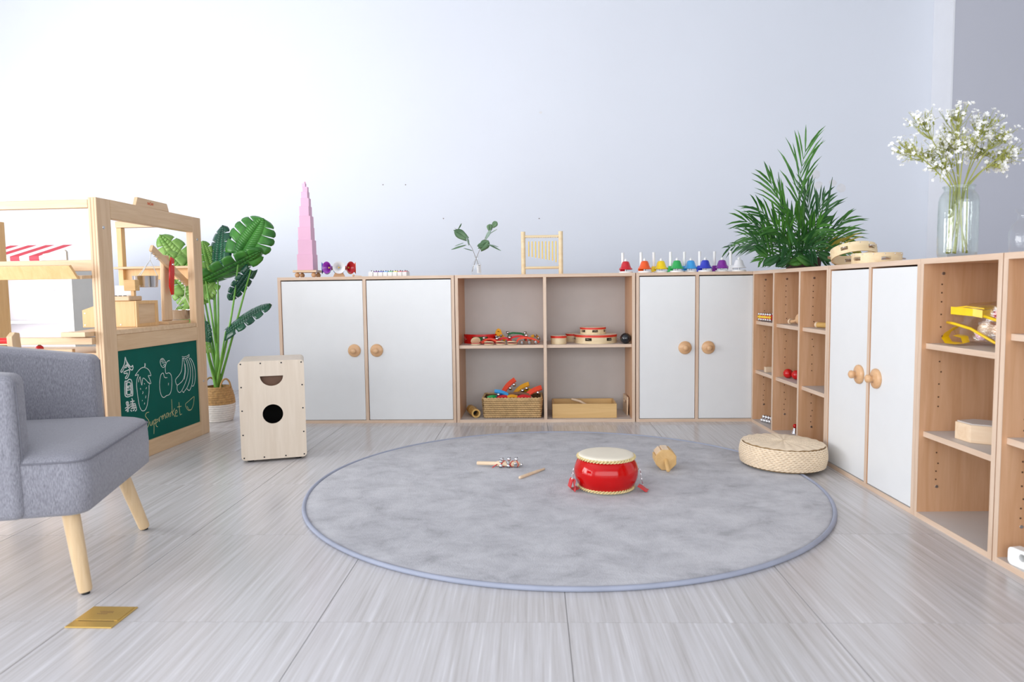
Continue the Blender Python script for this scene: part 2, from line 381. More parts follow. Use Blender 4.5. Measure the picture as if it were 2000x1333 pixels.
# old plug holes and smudges on the back wall
wbk = bpy.data.objects['wall_back']
plain('mark_dark', RGB(140, 132, 128), 0.9); plain('mark_tan', RGB(228, 228, 231), 0.9)
for x, y, r, mt in ((748, 361, 1.1, 'mark_dark'), (792, 361, 1.1, 'mark_dark'), (1056, 220, 2.2, 'mark_tan'), (866, 427, 1.1, 'mark_dark'), (1053, 427, 1.1, 'mark_dark'), (199, 235, 2.0, 'mark_tan'), (646, 310, 2.4, 'mark_tan'), (1494, 371, 6, 'mark_tan'), (1592, 341, 8, 'mark_tan'), (1598, 362, 7, 'mark_tan'), (1643, 368, 8, 'mark_tan'), (1627, 357, 6, 'mark_tan')):
    w = at_y(x, y, YB); rr = r*YB/FPX
    pl = [(rr*(0.8+0.4*random.random())*math.cos(a)*1.2, rr*(0.8+0.4*random.random())*math.sin(a)) for a in [2*PI*i/12 for i in range(12)]]
    MB().prism(pl, 0.0, 0.0008, frame((w.x, YB-0.0001, w.z), (1, 0, 0), (0, 0, 1))).build('wall_mark', mt, wbk)

# ------------------------------------------------------------------ cabinets
BACK_TH = -0.01194; RIGHT_TH = 0.01801; HC = 0.876; PT = 0.018; DEP = 0.36
B0 = Vector((-1.51543, 4.12315+math.tan(BACK_TH)*-1.51543, 0)); BEX = Vector((math.cos(BACK_TH), math.sin(BACK_TH), 0)); BEY = Vector((-math.sin(BACK_TH), math.cos(BACK_TH), 0))
R0 = Vector((1.26582, 4.12315+math.tan(BACK_TH)*1.26582-0.004, 0)); REX = Vector((math.sin(RIGHT_TH), -math.cos(RIGHT_TH), 0)); REY = Vector((math.cos(RIGHT_TH), math.sin(RIGHT_TH), 0))
RZ_R = -PI/2 + RIGHT_TH
def on_back(lx, off, z): return B0 + BEX*lx + BEY*off + Vector((0, 0, z))
def on_right(d, off, z): return R0 + REX*d + REY*off + Vector((0, 0, z))
def back_px(x, y, off):
    """pixel on the plane OFF behind the fronts of the back row -> world"""
    return at_plane(x, y, B0+BEY*off, BEY)
def right_px(x, y, off): return at_plane(x, y, R0+REY*off, REY)

def panel(root, name, x0, x1, z0, z1, y0=0.0, y1=DEP, mat='beech', edge='beech_edge', horizontal=False):
    o = MB().box(x0, x1, y0+0.001, y1, z0, z1).build(name, mat, root)
    MB().box(x0, x1, y0-0.0002, y0+0.0012, z0, z1).build('edge_band', edge, o, bevel=0)
    return o
def make_knob(root, x, z, y=0.0):
    M = Matrix.Translation((x, y, z)) @ Matrix.Rotation(PI/2, 4, 'X')      # local z -> -y (outwards)
    k = MB().lathe([(0.0, 0), (0.037, 0), (0.0385, 0.004), (0.037, 0.009), (0.029, 0.0135), (0.016, 0.0155), (0.0125, 0.017), (0.0105, 0.020), (0.0112, 0.023), (0.0145, 0.0265), (0.0162, 0.032), (0.015, 0.0385), (0.009, 0.043), (0.0, 0.044)], 32, M, True, False)
    return k.build('knob', 'knob_wood', root, smooth=50)
PINS = [0.79, 0.762, 0.732, 0.69, 0.648, 0.617, 0.532, 0.497, 0.456, 0.412, 0.38, 0.292, 0.262, 0.222, 0.185, 0.158, 0.13]
def pin_holes(root, x, zs=PINS, ys=(0.062,)):
    m = MB(); s = MB()
    for y in ys:
        for z in zs: m.lathe([(0.0, 0.0), (0.0028, 0.0), (0.0028, 0.0007)], 8, Matrix.Translation((x, y + (0.006 if round(z*1000) % 2 else 0), z)) @ Matrix.Rotation(PI/2, 4, 'Y'))
    stuff(m.build('pin_holes', 'hole_dark', root))
    for z in (0.826, 0.105): MB().lathe([(0.0, 0.0), (0.0055, 0.0), (0.005, 0.0012)], 12, Matrix.Translation((x, 0.066, z)) @ Matrix.Rotation(PI/2, 4, 'Y')).build('cam_screw', 'steel', root)
def cabinet(label, origin, rz, W, cols, kinds, holes=False, shelf_z=(0.43,), inset=0.015):
    """cols: inner boundaries as centre lines; kinds: door / open for each bay"""
    r = thing('cabinet', label, 'cabinet', origin, rz)
    panel(r, 'side_panel', 0, PT, 0.0, HC-PT); panel(r, 'side_panel', W-PT, W, 0.0, HC-PT)
    panel(r, 'top_panel', 0, W, HC-PT, HC, edge='beech_edge_x'); 
    panel(r, 'bottom_panel', PT, W-PT, 0.0, PT, mat='laminate_grey', edge='beech_edge_x')
    MB().box(PT, W-PT, DEP-0.008, DEP-0.002, PT, HC-PT).build('back_panel', 'laminate_grey', r)
    edges = [(0, PT)] + [(c-PT/2, c+PT/2) for c in cols] + [(W-PT, W)]
    for c in cols: panel(r, 'divider', c-PT/2, c+PT/2, PT, HC-PT, 0.0, DEP-0.008)
    for i, k in enumerate(kinds):
        a, b = edges[i][1], edges[i+1][0]
        if k == 'open':
            for z in shelf_z:
                panel(r, 'shelf', a+0.0005, b-0.0005, z, z+PT, inset, DEP-0.008, mat='laminate_grey', edge='beech_edge_x')
            if holes: pin_holes(r, a)
        else:
            d = MB().box(a+0.003, b-0.002, 0.003, 0.02, PT+0.002, HC-PT-0.006).build('door', 'laminate_white', r, bevel=0.0012, seg=1)
            kx = b-0.06 if k == 'door_r' else a+0.056
            make_knob(d, kx, 0.437, 0.003)
    return r
c1 = cabinet('white two-door cabinet under the pink tower, doors about half a metre wide each', B0, BACK_TH, 1.052, [0.5185], ['door_r', 'door_l'])
c2 = cabinet('open beech cabinet with four bays of percussion toys under the wooden chime frame', on_back(1.056, 0, 0), BACK_TH, 1.052, [0.5265], ['open', 'open'], shelf_z=(0.442,))
c3 = cabinet('white two-door cabinet under the row of coloured desk bells', on_back(2.113, 0, 0), BACK_TH, 0.722, [0.3525], ['door_r', 'door_l'])
cA = cabinet('open beech cabinet with nine narrow bays, standing in the corner under the palm', R0, RZ_R, 0.994, [0.331, 0.678], ['open']*3, True, (0.572, 0.288))
cB = cabinet('white two-door cabinet beside the straw floor cushion, tambourines on top', on_right(0.996, 0, 0), RZ_R, 0.703, [0.363], ['door_r', 'door_l'])
cC = cabinet('open beech cabinet with three bays under the vase of small white flowers', on_right(1.70, 0, 0), RZ_R, 0.402, [], ['open'], True, (0.576, 0.278))
cD = cabinet('open beech cabinet with higher shelves standing next to the one with the yellow bag', on_right(2.106, 0, 0), RZ_R, 0.70, [], ['open'], True, (0.634, 0.343))

# ------------------------------------------------------------------ rug
RC = Vector((0.109, 2.79, 0)); RR = 1.0; RUGZ = 0.013
rug = thing('round_rug', 'large round grey short-pile rug with pale blue piping on the tiled floor', 'rug', (RC.x, RC.y, 0))
rm = MB(); n = 160
prof = [(0.0, 0.0005), (RR-0.006, 0.0005), (RR-0.004, 0.006), (RR-0.010, RUGZ-0.002), (RR-0.02, RUGZ)] + [(RR-0.02-0.06*k, RUGZ) for k in range(1, 16)] + [(0.03, RUGZ), (0.0, RUGZ)]
rm.lathe(prof, n, None, False, False).build('pile', 'rug_pile', rug, smooth=60)
MB().tube([(RR*math.cos(a)*(1+0.0012*math.sin(9*a)), RR*math.sin(a), 0.0075) for a in [2*PI*i/n for i in range(n)]], 0.0075, 10, closed=True).build('piping', 'rug_piping', rug, smooth=180)

# ------------------------------------------------------------------ armchair
ch = thing('armchair', 'grey fabric armchair with pale tapered wooden legs', 'armchair', (-1.196, 1.778, 0), math.atan2(0.243, 0.97))
def loft(layers, r, n=6):
    return [[(x, y, z) for x, y in rrect(x0, x1, y0, y1, rr, n)] for (x0, x1, y0, y1, z, rr) in layers]
SX0, SX1, SY0, SY1 = -0.56, 0.03, -0.035, 0.548
lay = [(SX0, SX1-0.012, SY0+0.008, SY1-0.008, 0.222, 0.04), (SX0, SX1, SY0, SY1, 0.232, 0.045), (SX0, SX1+0.003, SY0, SY1, 0.30, 0.045), (SX0, SX1, SY0, SY1, 0.362, 0.045)]
for k in range(1, 9):
    t = k/8.0; ins = 0.25*(1-math.cos(t*PI/2)); z = 0.362 + 0.045*math.sin(t*PI/2)**0.8
    lay.append((SX0+ins*0.05, SX1-ins, SY0+ins, SY1-ins, z, min(0.45*(SY1-SY0-2*ins), 0.045+0.05*t)))
st = MB(); st.rings(loft(lay, 0)); st.build('seat', 'chair_fabric', ch, smooth=50)
MB().tube([(x, y, 0.3635) for x, y in rrect(SX0, SX1+0.001, SY0-0.001, SY1+0.001, 0.045, 8)], 0.0022, 6, closed=True).build('seat_seam', 'fabric_seam', ch, smooth=180)
def soft(p, name, bev=0.022):
    o = MB().hexa(p).build(name, 'chair_fabric', ch, smooth=None, bevel=bev, seg=5); return o
def arm(y0, y1):
    return [(-0.56, y0, 0.222), (-0.115, y0, 0.222), (-0.115, y1, 0.222), (-0.56, y1, 0.222),
            (-0.60, y0, 0.655), (-0.122, y0+0.006, 0.592), (-0.122, y1-0.004, 0.592), (-0.60, y1, 0.655)]
na = soft(arm(-0.052, 0.036), 'armrest'); fa = soft(arm(0.50, 0.588), 'armrest')
MB().tube([(-0.121, -0.0305, 0.575), (-0.117, -0.031, 0.45), (-0.1135, -0.031, 0.24)], 0.0016, 6).build('seam', 'fabric_seam', na)
MB().tube([(-0.121, 0.567, 0.575), (-0.117, 0.567, 0.45), (-0.1135, 0.567, 0.24)], 0.0016, 6).build('seam', 'fabric_seam', fa)
soft([(-0.64, -0.05, 0.222), (-0.52, -0.05, 0.222), (-0.52, 0.586, 0.222), (-0.64, 0.586, 0.222), (-0.72, -0.045, 0.70), (-0.60, -0.045, 0.70), (-0.60, 0.581, 0.70), (-0.72, 0.581, 0.70)], 'backrest', 0.03)
for (fx, fy, tx, ty) in ((0.0, 0.0, -0.035, 0.022), (0.005, 0.513, -0.055, 0.475), (-0.60, -0.01, -0.53, 0.05), (-0.60, 0.523, -0.53, 0.46)):
    a = Vector((tx, ty, 0.235)); b = Vector((fx, fy, 0.006))
    lg = MB().tube([a, a.lerp(b, 0.5), b+(a-b)*0.03, b], [0.0215, 0.0195, 0.017, 0.0145], 24).build('leg', 'leg_wood', ch, smooth=60)
    MB().lathe([(0.0, 0.0), (0.010, 0.0), (0.010, 0.007)], 16, Matrix.Translation((fx, fy, 0))).build('foot_pad', 'black_rubber', lg)

# ------------------------------------------------------------------ brass floor socket
fs = thing('floor_socket', 'brass floor socket plate let into the tiles near the armchair leg', 'socket', (-1.066, 1.641, 0), -0.02)
MB().box(-0.058, 0.058, -0.055, 0.055, 0.0, 0.0035).build('plate', 'brass', fs, bevel=0.002, seg=2)
MB().box(-0.052, 0.052, -0.022, 0.05, 0.0035, 0.0048).build('lid', 'brass', fs, bevel=0.0012, seg=2)
MB().box(-0.045, 0.045, -0.0245, -0.0225, 0.0034, 0.0038).build('seam', 'gap_dark', fs)
tx = MB()
for r_, (w0, w1) in enumerate(((-0.02, 0.012), (-0.014, 0.016), (-0.02, 0.006))):
    k = w0
    while k < w1: tx.box(k, k+0.003, 0.022-r_*0.006, 0.0245-r_*0.006, 0.0047, 0.005); k += 0.0045
tx.build('engraving', 'walnut', fs)

# ------------------------------------------------------------------ cajon
ca = at_z(480, 905); cb = at_z(596, 896); cang = math.atan2((cb-ca).y, (cb-ca).x)
cj = thing('cajon', 'pale birch box drum with a round sound hole standing on the tiles', 'cajon', (ca.x, ca.y, 0), cang)
W0, W1, D1, Z0, Z1 = -0.017, 0.274, 0.27, 0.012, 0.474
Mf = frame((0, 0, 0), (1, 0, 0), (0, 0, 1))      # local z -> -y
half = [(0.128+0.051*math.cos(PI+PI*k/20), 0.403+0.047*math.sin(PI+PI*k/20)) for k in range(21)]
fp = holed_plate(rrect(W0, W1, Z0, Z1, 0.018, 6), [circle(0.128, 0.224, 0.0455, 40), half], 0.008, Mf)
f_o = fp.build('front_panel', 'birch', cj, smooth=30)
bd = MB(); o_ = rrect(W0, W1, Z0, Z1, 0.018, 6); i_ = rrect(W0+0.012, W1-0.012, Z0+0.012, Z1-0.012, 0.008, 6)
R = lambda pl, y: [(x, y, z) for x, z in pl]
bd.rings([R(o_, 0.0), R(o_, D1), R(i_, D1), R(i_, 0.0)], False, False, None, True)
bd.build('shell', 'birch', cj, smooth=30)
MB().box(W0+0.011, W1-0.011, D1-0.02, D1-0.006, Z0+0.011, Z1-0.011).build('back_panel', 'interior_black', cj)
lin_ = MB().box(W0+0.0125, W1-0.0125, 0.03, 0.034, 0.33, Z1-0.0125).build('half_moon_backing', 'walnut', cj)
inn = MB(); i2 = rrect(W0+0.0125, W1-0.0125, Z0+0.0125, Z1-0.0125, 0.008, 6); i3 = rrect(W0+0.0165, W1-0.0165, Z0+0.0165, Z1-0.0165, 0.006, 6)
inn.rings([R(i2, 0.036), R(i2, D1-0.021), R(i3, D1-0.021), R(i3, 0.036)], False, False, None, True); inn.build('lining', 'interior_black', cj)
for x, z in [(W0+0.012, 0.462), (W0+0.098, 0.463), (W0+0.19, 0.463), (W1-0.012, 0.462), (W1-0.011, 0.355), (W1-0.011, 0.245), (W1-0.011, 0.132), (W1-0.012, 0.024), (W1-0.095, 0.023), (W0+0.1, 0.023), (W0+0.012, 0.024), (W0+0.011, 0.132), (W0+0.011, 0.245), (W0+0.011, 0.355)]:
    MB().lathe([(0.0, 0), (0.0036, 0), (0.003, 0.0012), (0.0, 0.0014)], 10, Matrix.Translation((x, -0.008, z)) @ Matrix.Rotation(PI/2, 4, 'X')).build('screw', 'black_rubber', cj)
for x in (0.02, 0.235):
    for y in (0.03, 0.23): MB().lathe([(0, 0), (0.014, 0), (0.016, 0.0125)], 16, Matrix.Translation((x, y, 0))).build('foot', 'black_rubber', cj)

# ------------------------------------------------------------------ straw floor cushion
def woven_round(R_, H_, rows, cols, amp, base=None):
    """side wall of plaited rows; returns MB"""
    m = MB(); n = cols*4; rs = []
    sub = 6
    for k in range(rows*sub+1):
        t = k/(rows*sub); fr = (k % sub)/sub; row = min(k//sub, rows-1)
        bul = math.sin(PI*fr)**0.6 if k < rows*sub else 0
        ring = []
        for i in range(n):
            a = 2*PI*i/n; w = 0.82+0.18*math.cos(2*PI*i/4 + row*PI)
            rr = (base(t) if base else R_) + amp*bul*w
            ring.append((rr*math.cos(a), rr*math.sin(a), t*H_ + 0.05*H_/rows*math.sin(2*PI*i/4+row*PI)*bul))
        rs.append(ring)
    return m, rs
cu_c = Vector((1.078, 3.055, 0.0))
cu = thing('floor_cushion', 'round plaited straw floor cushion lying partly on the grey rug', 'cushion', (cu_c.x, cu_c.y, 0.0145), rot=(0.0, math.radians(1.5), 0))
def rope_row(m, path, turns, r, amp, n_side=6, ph=0.0):
    """two twisted strands along a closed path of (point, outward normal)"""
    n = len(path)
    for s_ in (0, PI):
        m.tube([Vector(p)+Vector(nv)*amp*math.cos(turns*2*PI*i/n+s_+ph)+Vector((0, 0, amp*0.9*math.sin(turns*2*PI*i/n+s_+ph))) for i, (p, nv) in enumerate(path)], r, n_side, closed=True)
nn = 176
MB().lathe([(0.0, 0.001), (0.162, 0.001), (0.166, 0.01), (0.169, 0.05), (0.166, 0.09), (0.163, 0.098)], 64, None, False, False).build('core', 'weave_shadow', cu, smooth=60)
ro = MB()
for k in range(11):
    t = (k+0.5)/11; rr = 0.171+0.007*math.sin(PI*t)
    rope_row(ro, [((rr*math.cos(2*PI*i/220), rr*math.sin(2*PI*i/220), 0.0055+0.0872*t+0.0015), (math.cos(2*PI*i/220), math.sin(2*PI*i/220), 0)) for i in range(220)], 27, 0.0031, 0.0022, 6, k*1.3)
stuff(ro.build('plaited_rows', 'wicker_light', cu, smooth=180))
tp = MB(); trs = []
for k in range(46):
    t = k/45.0; rr = 0.170*(1-t)+0.0004
    trs.append([(rr*math.cos(2*PI*i/nn), rr*math.sin(2*PI*i/nn), 0.098+0.006*math.sin(PI*min(1, t*3)/2)+0.0022*abs(math.sin(t*15*PI+i*0.05))+0.0012*math.cos(i*2*PI/8)) for i in range(nn)])
tp.rings(trs, False, True).build('plaited_top', 'wicker_light', cu, smooth=180)

# ------------------------------------------------------------------ red barrel drum
dr_c = at_z(1180, 973, RUGZ); 
DRX, DRY = 0.276, 2.70
dr = thing('barrel_drum', 'glossy red barrel drum with cream skin and rope rims on the rug', 'drum', (DRX, DRY, RUGZ+0.0006))
pr = []
for k in range(25):
    t = k/24.0; pr.append((0.102+0.022*math.sin(PI*min(1, max(0, t)))**0.8, 0.012+0.114*t))
MB().lathe(pr, 64).build('shell', 'red_lacquer', dr, smooth=60)
MB().lathe([(0.104, 0.125), (0.1075, 0.131), (0.106, 0.136), (0.099, 0.1395), (0.08, 0.1405), (0.0, 0.141)], 64, None, True, False).build('skin', 'drum_skin', dr, smooth=60)
MB().lathe([(0.0, 0.0), (0.092, 0.0), (0.101, 0.004), (0.104, 0.012), (0.0, 0.013)], 64, None, False, False).build('skin', 'drum_skin', dr, smooth=60)
for z, rr in ((0.1275, 0.1090), (0.0115, 0.1055)):
    rp_ = MB()
    for s_ in (0, PI):
        pts = []
        for i in range(300):
            a = 2*PI*i/300; q = 26*a+s_; pts.append(((rr+0.0032*math.cos(q))*math.cos(a), (rr+0.0032*math.cos(q))*math.sin(a), z+0.0036*math.sin(q)))
        rp_.tube(pts, 0.0031, 6, closed=True)
    rp_.build('rope_rim', 'rope_cream', dr, smooth=180)
# ribbon strap hanging in loops at both sides, on chrome rings
for s_, ang in ((-1, PI+0.25), (1, -0.32)):
    c_, s2 = math.cos(ang), math.sin(ang)
    P = lambda rad, side, z: (rad*c_-side*s2, rad*s2+side*c_, z)
    hk = MB(); hk.tube([P(0.1252, 0, 0.085), P(0.131, 0, 0.088), P(0.134, 0, 0.08), P(0.133, 0, 0.072)], 0.0013, 6)
    hk.tube([P(0.134+0.002, 0.006*math.sin(t), 0.066+0.009*math.cos(t)) for t in [2*PI*i/16 for i in range(16)]], 0.0013, 6, closed=True)
    hk.tube([P(0.136, 0.0, 0.058), P(0.139, 0, 0.045), P(0.142, 0, 0.03)], 0.0018, 6)
    hk.tube([P(0.143, -0.009, 0.026), P(0.146, 0.009, 0.026)], 0.0015, 6); hk.build('clip', 'chrome', dr, smooth=180)
    rb = MB()
    path = [(0.137, 0.046), (0.143, 0.038), (0.147, 0.024), (0.150, 0.012), (0.142, 0.005), (0.128, 0.005), (0.115, 0.010)] if s_ < 0 else [(0.128, 0.022), (0.138, 0.017), (0.149, 0.010), (0.156, 0.005), (0.164, 0.004)]
    top = [P(r_, -0.019, z+0.003) for r_, z in path]; bot = [P(r_, 0.013, z+0.003) for r_, z in path]
    top2 = [P(r_-0.003, -0.019, z) for r_, z in path]; bot2 = [P(r_-0.003, 0.013, z) for r_, z in path]
    rb.rings([[a, b, c, d] for a, b, c, d in zip(top, bot, bot2, top2)])
    if s_ < 0:
        path = [(0.132, 0.050), (0.136, 0.034), (0.132, 0.016), (0.136, 0.005)]
        rb.rings([[P(r_, 0.004, z), P(r_+0.002, 0.034, z-0.001), P(r_+0.001, 0.034, z-0.002), P(r_-0.001, 0.004, z-0.001)] for r_, z in path])
    rb.build('ribbon_strap', 'red_cloth', dr, smooth=50)

# drumstick
a = at_z(1014, 934, RUGZ+0.006); b = at_z(1064, 916, RUGZ+0.005)
tag(MB().tube([a, a.lerp(b, 0.02), a.lerp(b, 0.06), a.lerp(b, 0.7), a.lerp(b, 0.88), a.lerp(b, 0.92), a.lerp(b, 0.97), b], [0.003, 0.006, 0.0068, 0.0062, 0.0045, 0.0046, 0.0046, 0.002], 14).build('drumstick', 'pale_wood', None, smooth=60), 'pale wooden drumstick lying on the rug between jingle stick and drum', 'drumstick')

# jingle stick
def jingle(mb, c, r=0.0085):
    mb.sphere(c, r, 14, 9)
def jingle_slot(mb, c, r, d):
    d = Vector(d).normalized(); mb.box(-r*0.75, r*0.75, -0.0012, 0.0012, r*0.80, r*1.02, Matrix.Translation(c) @ d.to_track_quat('Z', 'Y').to_matrix().to_4x4())
a = at_z(931, 905, RUGZ+0.016); b = at_z(1019, 908, RUGZ+0.014); jd = (b-a); jl = jd.length
js = thing('jingle_stick', 'wooden handle wound with red cord and small silver bells, on the rug', 'jingle stick', a, math.atan2(jd.y, jd.x))
MB().tube([(0, 0, 0), (0.002, 0, 0), (0.006, 0, 0), (jl*0.44, 0, 0), (jl*0.46, 0, 0), (jl-0.012, 0, 0), (jl-0.006, 0, 0)], [0.004, 0.0078, 0.0085, 0.0085, 0.0115, 0.0115, 0.004], 18).build('handle', 'pale_wood', js, smooth=50)
cd = MB()
for s_ in (1, -1): cd.tube([(jl*0.47+(jl*0.47)*i/60, 0.0128*math.cos(s_*5*PI*i/60), 0.0128*math.sin(s_*5*PI*i/60)) for i in range(61)], 0.0017, 6)
cd.tube([(jl*0.47, -0.012, 0.0), (jl*0.42, -0.018, -0.006), (jl*0.37, -0.024, -0.0125)], 0.002, 6); cd.build('cord', 'red_cloth', js, smooth=180)
for i in range(3):
    for k in range(4):
        q = PI/4+PI/2*k+0.3*i; r_ = 0.0205 if math.sin(q) > -0.2 else 0.0190; c = (jl*0.55+i*jl*0.165, r_*math.cos(q), max(r_*math.sin(q), -0.0065)); 
        o = MB(); jingle(o, c); o2 = o.build('bell', 'chrome', js, smooth=180)
        x = MB(); jingle_slot(x, c, 0.0085, (0, math.cos(q), math.sin(q))); x.build('slot', 'interior_black', o2)
o = MB(); jingle(o, (jl-0.002, 0, -0.002), 0.008); o.build('bell', 'chrome', js, smooth=180)

# wooden cog rattle
a = at_z(1300, 924, RUGZ)
rt = thing('wooden_rattle', 'octagonal slotted wooden rattle with a short peg handle on the rug', 'rattle', (0.557, 2.97, RUGZ+0.0452), math.radians(-90-6), rot=(0, 0, math.radians(-92)))
oct_ = [(0.047*math.cos(PI/8+PI/4*k), 0.047*math.sin(PI/8+PI/4*k)) for k in range(8)]
Mx = Matrix.Rotation(PI/2, 4, 'Y')
MB().prism(oct_, 0.0, 0.012, Mx).build('end_disc', 'box_wood', rt, bevel=0.0025)
MB().prism([(x*0.72, y*0.72) for x, y in oct_], -0.085, 0.0, Mx).build('core', 'box_wood', rt)
for k in range(8):
    q = PI/4*k; M = Mx @ Matrix.Rotation(q, 4, 'Z')
    MB().box(0.0318, 0.0445, -0.0145, 0.0145, -0.085, -0.0005, M).build('slat', 'pale_wood' if k % 3 else 'box_wood', rt, bevel=0.003)
MB().tube([(0.011, 0, 0), (0.045, 0, -0.016), (0.072, 0, -0.028), (0.077, 0, -0.030)], [0.008, 0.0095, 0.0085, 0.005], 14).build('handle', 'box_wood', rt, smooth=60)

# ------------------------------------------------------------------ wooden toy market stall (end frame with chalkboard)
SE = Vector((0.0546, 0.9985, 0)); SN = Vector((0.9985, -0.0546, 0)); SA = Vector((-1.877, 3.29, 0)); SO = SA + SE*(-0.258)
ms = thing('market_stall', 'wooden play market stall with a green chalkboard end panel behind the armchair', 'toy stall', SO, math.atan2(-0.0546, 0.9985))
SL = 0.862; ST = 0.04
def post(x0, x1, y0, y1, z0, z1, mat='ply_v'):
    o = MB().box(x0, x1, y0, y1, z0, z1).build('post', mat, ms, bevel=0.003, seg=2)
    return o
pp = post(-ST, 0, 0.0, 0.093, 0, 1.213)
for x in (-0.0125, -0.0265): MB().box(x-0.0015, x+0.0015, -0.0004, 0.0002, 0.003, 1.21).build('ply_layer', 'ply_core', pp)
post(-ST, 0, 0.778, SL, 0, 1.205)
def rail(name, x0, x1, y0, y1, z0, z1, mat): return MB().box(x0, x1, y0, y1, z0, z1).build(name, mat, ms, bevel=0.002, seg=1)
MB().hexa([(-ST, 0.0935, 1.129), (0, 0.0935, 1.129), (0, 0.7775, 1.122), (-ST, 0.7775, 1.122), (-ST, 0.0935, 1.213), (0, 0.0935, 1.213), (0, 0.7775, 1.205), (-ST, 0.7775, 1.205)]).build('top_rail', 'ply', ms, bevel=0.002, seg=1)
rail('middle_rail', -ST, 0, 0.0935, 0.7775, 0.532, 0.606, 'ply')
rail('bottom_rail', -ST, 0, 0.0935, 0.7775, 0.0, 0.078, 'ply')
cbd = MB().box(-0.028, -0.009, 0.0935, 0.7775, 0.078, 0.532).build('chalkboard', 'chalk_green', ms)
# shaped crest board with a small red print
cy0, cy1 = 0.292, 0.571
MB().add([(-0.025, cy0, 1.2105), (-0.025, cy1, 1.2095), (-0.025, cy1-0.016, 1.248), (-0.025, cy0+0.018, 1.252), (-0.007, cy0, 1.2105), (-0.007, cy1, 1.2095), (-0.007, cy1-0.016, 1.248), (-0.007, cy0+0.018, 1.252)],
         [(0,1,2,3),(7,6,5,4),(0,4,5,1),(1,5,6,2),(2,6,7,3),(3,7,4,0)]).build('crest', 'ply', ms, bevel=0.0015, seg=1)
lg_ = MB()
for y0, y1, z0, z1 in ((0.386, 0.393, 1.225, 1.237), (0.394, 0.403, 1.225, 1.2345), (0.4165, 0.425, 1.225, 1.2345), (0.426, 0.4345, 1.225, 1.237)): lg_.box(-0.0072, -0.0064, y0, y1, z0, z1)
lg_.tube([(-0.0066, 0.41+0.0065*math.cos(t), 1.2315+0.0065*math.sin(t)) for t in [2*PI*i/20 for i in range(20)]], 0.0016, 6, closed=True)
lg_.build('printed_mark', 'print_red', ms)
for y, z in ((0.04, 1.085), (0.82, 1.085), (0.82, 0.30)):
    MB().lathe([(0, 0), (0.0075, 0), (0.006, 0.002), (0.0, 0.0022)], 14, Matrix.Translation((0, y, z)) @ Matrix.Rotation(PI/2, 4, 'Y')).build('bolt', 'steel', ms)
# counter, front beams, tray, rear frame
MB().hexa([(-0.15, 0.02, 0.606), (-0.004, 0.02, 0.606), (-0.004, 0.775, 0.606), (-0.40, 0.775, 0.606), (-0.15, 0.02, 0.628), (-0.004, 0.02, 0.628), (-0.004, 0.775, 0.628), (-0.40, 0.775, 0.628)]).build('counter', 'ply_x', ms, bevel=0.002, seg=1)
rail('counter_edge', -0.155, -0.042, -0.06, 0.018, 0.607, 0.629, 'ply_x')
rail('top_beam', -1.11, -ST-0.0005, 0.0, 0.035, 1.168, 1.204, 'ply_x')
rail('counter_beam', -1.11, -ST-0.0005, -0.02, 0.018, 0.572, 0.603, 'ply_x')
rail('front_panel', -1.11, -0.165, 0.02, 0.04, 0.1, 0.55, 'ply_x')
rail('inner_shelf', -1.11, -0.05, 0.042, 0.4, 0.515, 0.53, 'ply_x')
rail('tray_rail', -1.11, -ST-0.0005, 0.02, 0.04, 0.895, 0.943, 'ply_x')
MB().hexa([(-1.11, -0.06, 0.858), (-0.042, -0.06, 0.858), (-0.042, 0.02, 0.862), (-1.11, 0.02, 0.862), (-1.11, -0.06, 0.872), (-0.042, -0.06, 0.872), (-0.042, 0.02, 0.876), (-1.11, 0.02, 0.876)]).build('tray_bottom', 'ply_x', ms)
MB().hexa([(-1.11, -0.075, 0.858), (-0.05, -0.075, 0.858), (-0.05, -0.0602, 0.858), (-1.11, -0.0602, 0.858), (-1.11, -0.105, 0.914), (-0.064, -0.105, 0.914), (-0.064, -0.090, 0.918), (-1.11, -0.090, 0.918)]).build('tray_lip', 'pine_orange', ms, bevel=0.0015, seg=1)
post(-0.472, -0.442, 0.825, 0.86, 0.0, 1.158, 'pine_orange')
rail('rear_beam', -0.477, -ST-0.0005, 0.825, 0.86, 1.1585, 1.194, 'ply_x')
rail('rear_rail', -0.477, -ST-0.0005, 0.845, 0.861, 0.868, 0.935, 'pine_orange')
rail('rear_ledge', -0.477, -ST-0.0005, 0.792, 0.845, 0.928, 0.941, 'ply_x')
post(-1.15, -1.1105, 0.70, 0.80, 0, 1.2, 'pine_orange'); post(-1.15, -1.1105, 0.0, 0.093, 0, 1.2)
rail('side_rail', -1.15, -1.1105, 0.0935, 0.6995, 1.12, 1.2, 'ply')
